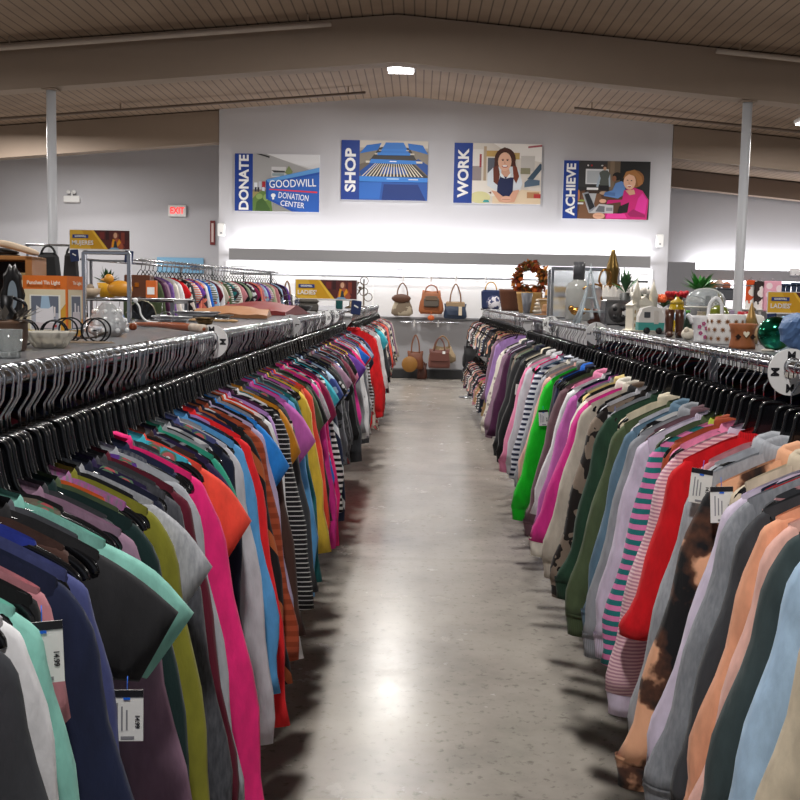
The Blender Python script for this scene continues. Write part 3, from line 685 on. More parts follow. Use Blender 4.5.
USED = set()
HCOUNT = [0]
def fill_row(seq, X, z, s, rackname, group, yawbase, seed, frame=None, q_of=None, hang=True):
    """seq: list of dicts (d, col, type, pat, c2, o) sorted by depth"""
    rng = np.random.default_rng(seed)
    names = [desc(e)+' '+TYPES[e['type']][0] for e in seq]
    for i, e in enumerate(seq):
        prv, nxt = (names[i-1] if i else None), (names[i+1] if i+1 < len(seq) else None)
        me = names[i]
        sh = lambda t: t and t.replace('long-sleeved top', 'top').replace('tank top', 'tank').replace('zip jacket', 'jacket')
        p_, n_ = sh(prv), sh(nxt); on = f' on the {rackname}'
        cand = []
        if p_ and n_: cand += [f'{me} between {p_} and {n_}'+on, f'{me} between {p_} and {n_}']
        if p_: cand += [f'{me} just past {p_}'+on, f'{me} just past {p_}']
        if n_: cand += [f'{me} just before {n_}'+on, f'{me} just before {n_}']
        def pick(c, pre=''):
            for x in c:
                if len((pre+x).split()) <= 16 and pre+x not in USED: USED.add(pre+x); return pre+x
            raise ValueError('no free label: '+c[0])
        lab = pick(cand)
        e['lab'] = lab
        yaw = math.radians(yawbase+5*math.sin(e['d']*3.1+seed)+rng.uniform(-3, 3)+e.get('yaw', 0))
        loc = Vector((X+rng.uniform(-.004, .004), e['d'], z))
        if frame: loc = frame(e['d']); yaw += frame.rz
        q = q_of(e['d'])
        h2 = e.get('c2', '#ffffff'); pat = e.get('pat')
        m = fabric(PAL[e['col']], pat, h2, e.get('ps', 1.0))
        oo = dict(e['o'])
        if e.get('trim'): mt = fabric(PAL.get(e['trim'], e['trim']))
        elif oo.get('band'): mt = fabric(PAL[e['col']], 'rib', '#'+''.join('%02x' % int(255*min(1, v*.86)) for v in hexf(PAL[e['col']]))) if not pat else m
        else: mt = m
        g = garment(e['type'], m, oo, rng, loc, yaw, s, q, mt)
        tag(g, lab, TYPES[e['type']][1], group)
        if hang:
            hl = pick(cand[1:], 'hanger of ')
            hanger(loc, yaw, hl, 'black hangers on the '+rackname)
            HCOUNT[0] += 1
def near(lst, d, spacing_fn): pass
def assemble(d0, d1, spacing, explicit, filler, seed):
    """slots along the rail; explicit garments take the nearest free slot, the rest come from filler"""
    rng = random.Random(seed); ds = []; slots = []
    ex = sorted([e for e in explicit if d0 <= e['d'] <= d1], key=lambda e: e['d'])
    def gap(a, b):
        n = int(round((b-a)/spacing((a+b)/2)))
        for k in range(1, n): ds.append(a+(b-a)*k/n+rng.uniform(-.1, .1)*spacing(a)); slots.append(None)
    prev = d0-spacing(d0)
    for e in ex:
        gap(prev, e['d']); ds.append(e['d']); slots.append(e); prev = e['d']
    gap(prev, d1+spacing(d1))
    seen = set(); last = []
    for i in range(len(ds)):
        if slots[i] is None:
            for _ in range(300):
                e = filler(rng, ds[i])
                n = desc(e)
                nb = [desc(slots[j]) for j in (i-1, i+1) if 0 <= j < len(ds) and slots[j]]
                prev = desc(slots[i-1]) if i else ''
                if n in nb or (prev, n) in seen or (n, nb[-1] if nb else '') in seen: continue
                break
            slots[i] = e
        if i: seen.add((desc(slots[i-1]), desc(slots[i])))
        slots[i] = dict(slots[i]); slots[i]['d'] = ds[i]
    return slots

TEE = dict(sleeve='short', len=.78, T=.012, collar='crew', fold=.009)
TOP = dict(sleeve='long', len=.84, T=.012, collar='crew', fold=.009, slen=.62, tk=1.0)
TANK = dict(sleeve='none', len=.76, T=.010, fold=.008)
SWT = dict(sleeve='long', len=.80, T=.028, W=.205, collar='crew', dip=.03, fold=.007, slen=.66, cuff=1, band=1, flare=1.0, wob=.2)
HOOD = dict(SWT, collar='hood', dip=.04)
KNIT = dict(sleeve='long', len=.80, T=.020, W=.20, collar='stand', dip=.02, fold=.008, slen=.68, flare=1.02)
def E(d, col, typ='t_shirt', pat=None, c2='#ffffff', base=None, ps=1.0, trim=None, yaw=0, **kw):
    b = base or {'t_shirt': TEE, 'long_sleeved_top': TOP, 'sweatshirt': SWT, 'hooded_sweatshirt': HOOD, 'tank_top': TANK, 'knit_sweater': KNIT,
                 'zip_jacket': dict(SWT, zip=1, collar='stand', T=.016), 'dress': dict(TANK, len=1.05, flare=1.3, T=.014), 'blouse': dict(TOP, slen=.5, len=.72), 'camisole': dict(TANK, len=.42, T=.012)}[typ]
    return dict(d=d, col=col, type=typ, pat=pat, c2=c2, ps=ps, trim=trim, yaw=yaw, o=dict(b, **kw))
LS, ST, HD, KN = 'long_sleeved_top', 'sweatshirt', 'hooded_sweatshirt', 'knit_sweater'
LEFT = [
 E(1.10, 'white', 't_shirt', 'dots', '#2a3a80', reach=.04, ps=3), E(1.14, 'candy pink', 't_shirt', reach=.03, W=.18), E(1.18, 'charcoal', LS), E(1.22, 'white', LS, len=.9), E(1.26, 'mint green', LS, slen=.66), E(1.30, 'black', 't_shirt', tag=(-.235, .215), reach=.02), E(1.34, 'dusty rose', 't_shirt', reach=.05), E(1.38, 'navy', LS, len=.95),
 E(1.42, 'slate blue', LS, len=.95), E(1.46, 'royal blue', 'tank_top', len=.9), E(1.53, 'faded black', 't_shirt', reach=.11, tag=(-.40, .245), W=.2, droop=.1), E(1.585, 'mint green', 't_shirt', reach=.13, len=.85, droop=.15), E(1.66, 'mauve', LS, len=.9), E(1.71, 'bottle green', LS, len=1.0, slen=.74, splay=.09), E(1.76, 'burnt orange', 'tank_top', W=.20), E(1.82, 'olive green', LS, len=.95, slen=.7),
 E(1.87, 'heather grey', 't_shirt', 'heather', '#b4b6bc', reach=.11), E(1.91, 'midnight blue', 't_shirt', reach=.03, tag=(-.28, .18)), E(1.96, 'dark heather grey', LS, 'heather', '#3a3b42', len=.98, slen=.7), E(2.02, 'maroon', LS, slen=.68), E(2.08, 'silver grey', LS, len=.9), E(2.17, 'hot pink', LS, len=1.0, slen=.76, splay=.135, collar='stand'), E(2.28, 'coral red', 't_shirt', reach=.11), E(2.36, 'dark purple', 't_shirt', reach=.10), E(2.42, 'jade green', 't_shirt', reach=.07, tag=(-.24, .17)),
 E(2.47, 'black', 'tank_top'), E(2.52, 'midnight blue', LS, slen=.66, splay=.03), E(2.60, 'pale grey', LS, slen=.72, len=.9), E(2.66, 'sky blue', LS), E(2.76, 'scarlet', LS, slen=.74, len=.95), E(2.84, 'black', LS, 'diag', '#a85c34', slen=.66), E(2.92, 'rust', LS, 'stripe', '#8c3c22', ps=.9), E(2.98, 'lavender', LS), E(3.06, 'bright blue', 't_shirt', reach=.11, len=.8), E(3.12, 'chocolate brown', LS), E(3.18, 'white', LS, slen=.72), E(3.26, 'lilac', 't_shirt', reach=.05), E(3.34, 'black', LS, 'pin', '#c8c8c8', ps=1.5), E(3.42, 'mustard', 't_shirt', reach=.10, len=.85), E(3.50, 'charcoal', LS),
 E(3.58, 'orchid pink', 't_shirt', reach=.12), E(3.66, 'sky blue', LS, slen=.7), E(3.74, 'teal', LS, 'heather', '#185a60', slen=.66, len=.95), E(3.84, 'black', 'tank_top'), E(3.95, 'yellow', LS), E(4.03, 'burnt orange', 't_shirt', reach=.03, tag=(-.34, .2)), E(4.12, 'coral red', LS), E(4.2, 'army green', 't_shirt', reach=.1), E(4.28, 'black', 't_shirt', reach=.11), E(4.36, 'magenta', LS, slen=.7), E(4.45, 'heather grey', 't_shirt', 'heather', '#b4b6bc', reach=.11), E(4.55, 'hot pink', LS, slen=.72), E(4.65, 'berry', 't_shirt', reach=.12), E(4.75, 'black', LS, 'stripe', '#e4e4e4'), E(4.84, 'aqua', 't_shirt', reach=.1), E(4.95, 'navy', LS, 'diag', '#e4e8f0', slen=.7),
 E(5.1, 'light blue', 't_shirt', 'blotch', '#3a4e90'), E(5.25, 'black', 't_shirt', 'dots', '#c8c8c8'), E(5.4, 'charcoal', 't_shirt'), E(5.6, 'mauve', 't_shirt'), E(5.75, 'white', 't_shirt', 'stripe', '#5a78c0'), E(5.9, 'black', 't_shirt', reach=.13), E(6.1, 'maroon', 't_shirt', 'heather', '#8c4a5c'), E(6.3, 'charcoal', LS), E(6.55, 'candy pink', 't_shirt'), E(6.75, 'violet', 't_shirt', reach=.12), E(6.95, 'plum', 't_shirt'), E(7.1, 'hot pink', 't_shirt'), E(7.3, 'white', LS, 'dots', '#a0a0a8'), E(7.5, 'white', LS), E(7.75, 'dark heather grey', LS, 'heather', '#6e7078', slen=.72, len=.95), E(8.0, 'scarlet', 't_shirt'), E(8.25, 'light blue', 't_shirt'), E(8.55, 'midnight blue', 't_shirt', reach=.12), E(8.75, 'slate blue', 't_shirt')]
for e in LEFT: e['d'] -= .12*min(1, max(0, (3.9-e['d'])/.6))
LFILL = ['black']*6+['faded black']*3+['charcoal']*4+['navy']*4+['midnight blue']*3+['dark heather grey']*3+['heather grey']*2+['white']*2+['maroon', 'plum', 'teal', 'violet', 'lilac', 'hot pink', 'cobalt blue', 'light blue', 'aqua', 'red', 'coral red', 'yellow', 'dark purple', 'berry', 'army green', 'mint green', 'orchid pink', 'steel blue', 'taupe', 'forest green', 'dark teal', 'scarlet', 'pale grey', 'magenta', 'burnt orange', 'salmon', 'slate blue', 'dark red', 'chocolate brown']
def lfill(r, d):
    typ = r.choice(['t_shirt']*4+[LS]*3+['tank_top']*(5 if d < 3.5 else 1))
    pat, c2 = r.choice([(None, '#ffffff')]*6+[('heather', '#808288'), ('stripe', '#d8d8dc'), ('dots', '#d0d0d8'), ('pin', '#a0a0a8'), ('floral', '#ffffff'), ('blotch', '#787a84')])
    kw = {}
    kw['len'] = r.uniform(.66, .84) if d < 5 else r.uniform(.72, .9)
    kw['W'] = .168 if d < 4.2 else .185
    kw['T'] = .009
    if typ == 't_shirt': kw['reach'] = r.uniform(.02, .05 if d < 4.2 else .11)
    if typ == LS: kw['slen'] = r.uniform(.45, .58); kw['splay'] = .03 if d < 4.2 else .08
    if d > 2.3 and r.random() < .12: kw['tag'] = (r.uniform(-.38, -.26), r.uniform(.17, .21))
    return E(d, r.choice(LFILL), typ, pat, c2, **kw)
seqL = assemble(.97, 8.85, lambda d: .030 if d < 3.2 else (.037 if d < 5.5 else .05), LEFT, lfill, 4)
fill_row(seqL, XA, ZR, 1, 'tee rack', 'tops on the tee rack', 0, 3, q_of=lambda d: 2 if d < 3 else (1 if d < 6.5 else 1))

RIGHT = [
 E(1.50, 'beige', KN), E(1.56, 'oatmeal', LS, 'rib', '#b0a690'), E(1.62, 'cream', KN, 'rib', '#c8bca0'), E(1.68, 'light blue', ST), E(1.74, 'beige', KN, 'stripe', '#c4b69e', ps=2), E(1.80, 'light blue', LS), E(1.87, 'slate green', HD), E(1.94, 'blush pink', ST), E(2.00, 'peach', ST), E(2.06, 'charcoal', HD), E(2.12, 'charcoal', LS, 'pin', '#c08c90'), E(2.18, 'heather grey', HD, 'heather', '#7c8088', slen=.7), E(2.23, 'red', LS), E(2.28, 'faded black', ST, len=.85), E(2.33, 'navy', ST, trim='white'), E(2.39, 'pale lavender', ST, len=.86), E(2.47, 'black', HD, 'dye', '#e8ae8a', tag=(-.22, .215), slen=.72, W=.215, splay=.15), E(2.56, 'heather grey', HD, 'heather', '#a4a8b0', tag=(-.20, .225), slen=.7),
 E(2.63, 'silver grey', HD), E(2.69, 'dusty rose', LS, len=.98, slen=.72), E(2.76, 'red', ST, slen=.44, splay=.12, cuff=0, wob=.05), E(2.83, 'pale pink', LS, 'stripe', '#c08ca0', ps=3, base=SWT, slen=.72, trim='pale lavender'), E(2.90, 'candy pink', LS), E(2.97, 'rust', KN, slen=.66), E(3.05, 'teal', LS, 'stripe', '#de7fb4', slen=.70, base=dict(SWT, collar='crew', cuff=0), trim='#b8d050'), E(3.13, 'army green', LS), E(3.2, 'pale lavender', ST), E(3.28, 'mauve brown', KN), E(3.36, 'heather grey', HD, slen=.7), E(3.45, 'black', LS, 'stripe', '#d8d8d8', ps=.5), E(3.54, 'steel blue', HD, tag=None), E(3.63, 'pale grey', ST), E(3.72, 'army green', ST, slen=.72, tag=(-.25, .16)), E(3.80, 'cream', KN), E(3.88, 'forest green', ST), E(3.97, 'taupe', ST, 'blotch', '#221d1c', ps=1.3, tag=(-.22, .17), slen=.72), E(4.06, 'pale grey', LS), E(4.14, 'black', HD, 'blotch', '#5c4a3c'), E(4.23, 'oatmeal', HD, slen=.72), E(4.32, 'magenta', ST, trim='ivory', slen=.62, splay=.165), E(4.40, 'ivory', HD, len=.88), E(4.50, 'black', ST), E(4.60, 'butter yellow', KN, slen=.5), E(4.70, 'heather grey', LS, 'dots', '#5c5c64'), E(4.80, 'orchid pink', ST), E(4.90, 'midnight blue', ST), E(5.00, 'white', LS), E(5.10, 'candy pink', HD), E(5.20, 'mauve brown', ST, slen=.72), E(5.3, 'army green', ST), E(5.38, 'black', ST), E(5.46, 'cobalt blue', HD, tag=None), E(5.55, 'kelly green', ST, slen=.76, len=.85, splay=.15, tag=(-.36, .25)), E(5.66, 'blush pink', LS), E(5.78, 'silver grey', KN, 'heather', '#8c9098'), E(5.9, 'ivory', LS), E(6.02, 'navy', KN, 'stripe', '#d8dce8'), E(6.15, 'steel blue', LS), E(6.3, 'pale lavender', LS), E(6.42, 'hot pink', LS), E(6.55, 'pale grey', HD), E(6.7, 'candy pink', ST), E(6.85, 'black', HD, tag=(-.34, .22)), E(7.0, 'faded black', ST), E(7.15, 'sage green', KN), E(7.3, 'charcoal', ST), E(7.45, 'plum', KN), E(7.6, 'mauve', ST), E(7.75, 'ivory', HD, 'dots', '#a89c98')]
SLIM = (1.56, 1.62, 1.74, 1.80, 2.12, 2.23, 2.28, 2.33, 2.63, 2.69, 2.90, 2.97, 3.13, 3.28, 3.45, 3.63, 3.80, 4.06, 4.14, 4.5, 4.6, 4.7, 4.9, 5.1, 5.3, 5.38, 5.46, 5.9, 6.15, 6.3, 6.42, 7.15, 7.3)
OLD = [1.4, 1.5, 1.87, 1.94, 2.06, 2.18, 2.39, 2.47, 2.56, 2.69, 2.76, 2.83, 3.05, 3.2, 3.36, 3.72, 3.97, 4.23, 4.32, 4.40, 4.8, 5.2, 5.38, 5.55, 5.66, 6.02, 6.7, 7.0, 7.75]
NEW = [1.38, 1.50, 1.66, 1.71, 1.83, 1.93, 1.97, 2.11, 2.20, 2.33, 2.43, 2.51, 2.70, 2.81, 2.93, 3.14, 3.50, 3.72, 3.80, 3.88, 4.12, 4.42, 4.62, 4.90, 5.05, 5.4, 5.85, 6.5, 7.6]
for e in RIGHT:
    if any(abs(e['d']-v) < .004 for v in SLIM): e['o'].update(splay=.03, W=.175, slen=min(.55, e['o'].get('slen', .6)), T=.016)
    else:
        e['o'].setdefault('splay', .125); e['o']['slen'] = .54+.6*(e['o'].get('slen', .66)-.66)
    e['d'] = float(np.interp(e['d'], OLD, NEW))
RFILL = ['black']*4+['charcoal']*3+['heather grey']*3+['navy']*3+['oatmeal', 'ivory', 'white', 'taupe', 'army green', 'sage green', 'dusty rose', 'pale grey', 'silver grey', 'mauve', 'steel blue', 'pale lavender', 'cream', 'beige', 'chocolate brown', 'forest green', 'faded black', 'mauve brown', 'midnight blue']
def rfill(r, d):
    typ = r.choice([ST]*4+[HD]*2+[LS]*2+[KN]*2)
    pat, c2 = r.choice([(None, '#ffffff')]*8+[('heather', '#7a7c84'), ('rib', '#a09a94')])
    kw = dict(slen=r.uniform(.5, .6), len=r.uniform(.70, .80), W=.178, splay=.05, T=.02)
    if r.random() < .08: kw['tag'] = (r.uniform(-.36, -.22), r.uniform(.16, .22))
    return E(d, r.choice(RFILL), typ, pat, c2, **kw)
seqR = assemble(1.38, 7.75, lambda d: .085, RIGHT, rfill, 9)
fill_row(seqR, XB, ZR, -1, 'sweatshirt rack', 'sweaters on the sweatshirt rack', 0, 5, q_of=lambda d: 2 if d < 3.8 else 1)

# far racks: dresses, swimwear, blouses (their hangers are too small to tell apart: one mass)
FARC = ['black', 'white', 'navy', 'salmon', 'teal', 'red', 'ivory', 'charcoal', 'coral red', 'dusty rose', 'pale pink', 'plum', 'light blue', 'tan', 'mauve', 'violet', 'magenta', 'forest green', 'peach', 'scarlet', 'steel blue', 'lilac', 'oatmeal', 'burnt orange', 'hot pink', 'aqua', 'maroon', 'berry', 'cream', 'sage green']
BLC = ['black']*5+['charcoal', 'navy', 'plum', 'white', 'ivory', 'mauve', 'taupe', 'steel blue', 'teal', 'maroon', 'dusty rose', 'salmon', 'light blue', 'army green', 'violet', 'magenta', 'berry', 'beige', 'cobalt blue', 'peach', 'sage green', 'dark teal', 'oatmeal']
SWC = ['black']*5+['ivory', 'white', 'navy', 'tan', 'peach', 'beige', 'charcoal', 'dusty rose', 'midnight blue', 'faded black', 'blush pink', 'plum']
DRC = ['black']*2+['white', 'ivory', 'salmon', 'teal', 'charcoal', 'dusty rose', 'light blue', 'maroon', 'mauve', 'oatmeal', 'pale pink', 'navy', 'coral red', 'cream']
def farfill(types, plen, FARC=FARC):
    def f(r, d):
        pat, c2 = r.choice([(None, '#ffffff')]*3+[('floral', '#c83c48'), ('dots', '#e8e8e8'), ('stripe', '#e0e0e0'), ('blotch', '#3a3038')])
        typ = r.choice(types)
        return E(d, r.choice(FARC), typ, pat, c2, len=r.uniform(*plen))
    return f
seqD = assemble(9.5, 15.4, lambda d: .10 if d < 10.5 else .15, [E(9.5, 'scarlet', 'zip_jacket', len=.98, slen=.66, W=.20), E(9.6, 'red', 'zip_jacket', len=1.0, W=.20), E(9.7, 'ivory', 'dress', 'floral', '#c84a50'), E(9.8, 'red', 'dress'), E(9.9, 'charcoal', 'dress', 'blotch', '#e8e0e0'), E(10.6, 'white', 'dress', 'floral', '#404858'), E(11.0, 'black', 'dress'), E(11.3, 'aqua', 't_shirt'), E(11.6, 'ivory', 'blouse', 'floral', '#c86a50')], farfill(['dress']*3+['blouse']*2, (.85, 1.05), DRC), 11)
fill_row(seqD, -.60, ZR, 1, 'dress rack', 'clothes on the dress rack', 0, 6, q_of=lambda d: 1 if d < 10.5 else 0, hang=False)
seqW = assemble(8.75, 14.4, lambda d: .13, [E(8.8, 'lilac', 'blouse'), E(8.95, 'black', 'dress', len=1.0), E(9.1, 'mauve', 'blouse'), E(9.4, 'tan', 'dress'), E(9.7, 'black', 'dress'), E(10.0, 'tan', 'dress', len=.95)], farfill(['camisole'], (.36, .46), SWC), 12)
fill_row(seqW, .86, ZR, -1, 'swimwear rack', 'pieces on the swimwear rack', 0, 7, q_of=lambda d: 0, hang=False)
seqW2 = assemble(10.3, 14.4, lambda d: .13, [E(11.2, 'hot pink', 'camisole', W=.17), E(10.9, 'candy pink', 'camisole', W=.17)], farfill(['camisole'], (.36, .46), SWC), 13)
fill_row(seqW2, .80, .84, -1, 'lower swimwear rail', 'pieces on the lower swimwear rail', 0, 8, q_of=lambda d: 0, hang=False)
t = thing('lower_rail', 'low chrome rail of swimwear close to the floor', 'rail', (.80, 10.2, 0))
MB().tube([(0, 0, .84), (0, 4.3, .84)], .0125, 10).obj('rail', chrome, t)
for y in (.02, 4.28): MB().box((.04, y, .43), (.025, .025, .82), bev=.003).obj('upright', steel, t)
cR, sR = math.cos(BRZ), math.sin(BRZ)
def fr(d):
    p = Matrix.Translation(BR0) @ Matrix.Rotation(BRZ, 4, 'Z') @ Vector((0, d-10.9, 1.83)); return p
fr.rz = BRZ
seqB = assemble(11.0, 15.6, lambda d: .105, [E(11.0, 'army green', 'blouse'), E(11.1, 'plum', 'blouse'), E(11.2, 'mauve', 'blouse'), E(11.3, 'violet', 'blouse', 'heather', '#8a70a0'), E(11.42, 'ivory', 'blouse'), E(11.54, 'white', 'blouse'), E(11.66, 'red', 't_shirt'), E(11.78, 'black', 'blouse', 'blotch', '#d0c8c0')], farfill(['blouse']*3+['t_shirt']*2, (.66, .84), BLC), 14)
fill_row(seqB, 0, 0, 1, 'blouse rack', 'blouses on the blouse rack', 0, 9, frame=fr, q_of=lambda d: 0, hang=False)
mb = MB()
def hang_mass(seq, X, z, fn=None):
    for e in seq:
        p = fn(e['d']) if fn else Vector((X, e['d'], z))
        for dx in (0, .02):
            mb.tube([p+Vector(v) for v in ((-.017, dx, -.01), (-.013, dx, .014), (0, dx, .02), (.013, dx, .014), (.018, dx, -.01), (.005, dx, -.045), (0, dx, -.085))], .0026, 5, mi=0)
        mb.tube([p+Vector(v) for v in ((-.17, 0, -.236), (-.05, 0, -.180), (-.032, 0, -.13), (0, 0, -.09), (.032, 0, -.13), (.05, 0, -.180), (.17, 0, -.236))], .005, 5, mi=1)
hang_mass(seqD, -.60, ZR); hang_mass(seqW, .86, ZR); hang_mass(seqW2, .80, .84); hang_mass(seqB, 0, 0, fr)
tag(mb.obj('hangers', [hookm, plastic]), 'mass of small black hangers on the farther dress, swimwear and blouse racks', 'hangers', kind='stuff')

# the rows on the far rails of the two long racks, seen only as dark cloth between the hooks: one mass each
def far_row(X, y0, y1, lab, seed):
    r = random.Random(seed); mb = MB(); cols = ['#1a1a1e', '#26262c', '#3a1420', '#2b2048', '#23304c', '#47302a', '#5a5c62', '#7a1c30', '#1d3a3c', '#141418']
    y = y0
    while y < y1:
        n = 10; a = np.arange(n)*2*PI/n; rows = []; Lh = r.uniform(.72, .92); ph = r.uniform(0, 6)
        for v in (0, .06, .3, .65, 1):
            w_ = .19*(1 if v < .3 else 1.08); t_ = .010 if v == 0 else .02
            x = w_*np.cos(a); zz = (shoulder(x)+.018)*(1-v)-Lh*v
            rows.append(np.stack([X+x, y+t_*np.sin(a)+.012*v*np.sin(x*30+ph), ZR+zz], 1))
        mb.grid(np.array(rows), True, r.randrange(len(cols)))
        mb.tube([(X-.012, y, ZR-.01), (X-.008, y, ZR+.016), (X+.008, y, ZR+.016), (X+.016, y, ZR-.02), (X, y, ZR-.06), (X, y, ZR-.17)], .0024, 4, mi=len(cols))
        y += r.uniform(.045, .07)
    tag(mb.obj('clothes', [fabric(c) for c in cols]+[hookm]), lab, 'clothes', kind='stuff')
far_row(XA-.62, 1.0, 8.8, 'dark mass of clothes on the far rail behind the tee rack', 31)
far_row(XB+.62, 1.2, 7.9, 'dark mass of clothes on the far rail behind the sweatshirt rack', 32)
# size dividers on the rails
def divider(x, y, s, letters, lab):
    t = thing('size_divider', lab, 'divider', (x, y, ZR), s*.12, 'round size dividers')
    n = 28; P = []
    for r in (.016, .052): P.append([(r*math.cos(a), 0, r*math.sin(a)-.012) for a in np.arange(n)*2*PI/n])
    A = np.array(P); Bk = A+np.array([0, .0022, 0])
    m = MB().grid(A[::-1], True, 0, smooth=False).grid(Bk, True, 0, smooth=False)
    m.grid(np.stack([A[1], Bk[1]]), True, 0); m.grid(np.stack([A[0], Bk[0]]), True, 0)
    m.obj('disc', white_p, t)
    for k in range(4):
        a = PI/2-k*PI/2
        text_mb(letters, .026, .0009, xf=Matrix.Translation((.035*math.cos(a), -.0006, .035*math.sin(a)-.012)) @ FACE @ Matrix.Rotation(a-PI/2, 4, 'Z')).obj('letter', ink, t)
divider(XA, 3.25, -1, 'M', 'round white size divider lettered M on the tee rack by the wooden paddle')
divider(XA, 5.25, -1, 'L', 'round white size divider on the tee rack below the maroon leather piece')
divider(XA, 7.1, -1, 'XL', 'round white size divider on the tee rack before the sign, first of two close together')
divider(XA, 7.8, -1, 'XL', 'round white size divider at the tee rack end under the sign')
divider(XB, 2.34, 1, 'M', 'round white size divider lettered M on the sweatshirt rack beneath the blue rocks')
divider(XB, 4.9, 1, 'L', 'round white size divider on the sweatshirt rack below the dark reel box')
divider(XB, 6.6, 1, 'XL', 'round white size divider on the sweatshirt rack under the glass tower')
# ------------------------------------------------------------------ department signs on the racks
def dept_sign(word, lab, x, y, z, w, h, rz=0):
    t = thing('department_sign', lab, 'sign', (x, y, z), rz)
    MB().box((0, 0, h/2), (w, .008, h), bev=.002).obj('board', mat('#d9dadc', .4), t)
    S = [('#d9a21c', rect(0, 0, 1, 1)), ('#e8b83a', [(0, 0), (.36, 0), (.2, 1), (0, 1)]), ('#5a2424', [(.40, 1), (1, 1), (1, 0), (.64, 0)]), ('#f2c440', [(.36, 1), (.40, 1), (.64, 0), (.58, 0)]),
         ('#7a2c28', rect(.5, .55, .58, .9)), ('#3c1a1c', rect(.6, .5, .66, 1)), ('#8a3a2c', rect(.86, .3, .92, .9)), ('#4a2020', rect(.92, .5, 1, 1)), ('#a04838', [(.78, .1), (.92, .1), (.86, .5), (.8, .62)]),
         ('#8c4a38', ell(.77, .72, .05, .2)), ('#e0b090', ell(.765, .74, .03, .15)), ('#b05a3c', [(.68, .02), (.9, .02), (.86, .46), (.78, .58), (.7, .4)]), ('#f0a020', [(.70, .1), (.73, .1), (.76, .5), (.72, .56)]), ('#f0a020', [(.86, .36), (.83, .56), (.77, .2), (.80, .14)]), ('#2a3a40', [(.735, .1), (.80, .1), (.78, .42), (.75, .46)]), ('#8ab0d0', [(.66, .0), (.84, 0), (.8, .09), (.7, .1)])]
    mb, ms = picture(S, -w/2+.005, .005, w-.01, h-.01, -.0048)
    mb.obj('printed_picture', ms, t)
    MB().box((-w/2+w*.185, -.0125, h*.66), (w*.26, .002, h*.17)).obj('brand_strip', mat('#24408c', .5), t)
    xf = lambda u, v: Matrix.Translation((-w/2+u*w, -.0142, v*h)) @ FACE
    tb = text_mb('GOODWILL', h*.115, .001, xf=xf(.185, .66), sx=.95)
    text_mb(word, h*.30, h*.008, mb=tb, xf=xf(.04, .33), align='LEFT', sx=.98)
    tb.obj('lettering', mat('#f6f4ee', .5), t)
    MB().tube([(-w/2, 0, 0), (w/2, 0, 0)], .008, 8).obj('bottom_channel', white_p, t)
    for s in (-1, 1):
        MB().tube([(s*w*.45, .012, .0), (s*w*.45, .012, -.11)], .009, 8).obj('post', chrome, t)
        c = MB().box((s*w*.45+.02, -.006, -.065), (.085, .016, .12), ry=s*.1, bev=.004).obj('clip', navy_p, t)
        MB().box((s*w*.45+.02, -.016, -.055), (.04, .003, .012), ry=.5).obj('clip_mark', paper, c)
    return t
dept_sign("LADIES'", 'yellow sign with woodland portrait at the end of the tee rack behind a jewelry box', -.80, 9.15, 1.472, .535, .17)
dept_sign('MUJERES', 'yellow sign reading MUJERES above the end of the blouse rack', -3.265, 10.85, 1.925, .62, .20)
dept_sign('MUJERES', 'yellow sign half hidden by the glass case beside the straw hats', 1.27, 8.40, 1.425, .50, .19)
dept_sign("LADIES'", "yellow sign reading LADIES' behind the green glass ball", 3.57, 10.0, 1.425, .64, .20)
t = thing('sign_stand', 'low rack holding the LADIES sign behind the ornament shelf', 'stand', (3.57, 10.0, 0))
for s in (-1, 1):
    MB().box((s*.288, .012, .66), (.03, .03, 1.32), bev=.004).obj('upright', steel, t); MB().box((s*.288, .012, .015), (.05, .5, .03), bev=.006).obj('foot', steel, t)
MB().box((0, .012, 1.0), (.576, .02, .03)).obj('cross_bar', steel, t)

# ------------------------------------------------------------------ ornaments on the shelves
ZS = ZR+.011
DH = EYE-ZS
def spos(px, py):
    v = sight(px, py); k = -DH/v.z
    return v.x*k, v.y*k
def at_d(px, d): return (px-419)*d/F
def orn(name, lab, cat, x, d, rz=0, group=None, z=None): return thing(name, lab, cat, (x, d, ZS if z is None else z), rz, group)
rs = random.Random(2)

# --- over the sweatshirt rack
t = orn('mirrored_ball', 'shiny green and teal glass ball resting on the shelf beside blue rocks', 'ornament', .955, 2.86)
m, nt, b = newmat('green_mirror'); tc = nt.nodes.new('ShaderNodeTexCoord'); n = nt.nodes.new('ShaderNodeTexNoise'); n.inputs['Scale'].default_value = 14; n.inputs['Detail'].default_value = 2
r = ramp(nt, [(.35, '#0c3a20'), (.48, '#1f8a6a'), (.56, '#3fc0a8'), (.68, '#4a8a30')], 'LINEAR'); nt.links.new(tc.outputs['Object'], n.inputs['Vector']); nt.links.new(n.outputs['Fac'], r.inputs['Fac']); nt.links.new(r.outputs['Color'], b.inputs['Base Color'])
b.inputs['Metallic'].default_value = .85; b.inputs['Roughness'].default_value = .12
MB().ball((0, 0, .047), .046, 28).obj('globe', m, t)
MB().lathe([(.016, .0), (.018, .003), (.012, .006)], c=(-.02, -.01, 0), n=14).obj('base_ring', mat('#d8d0c0', .4), t)
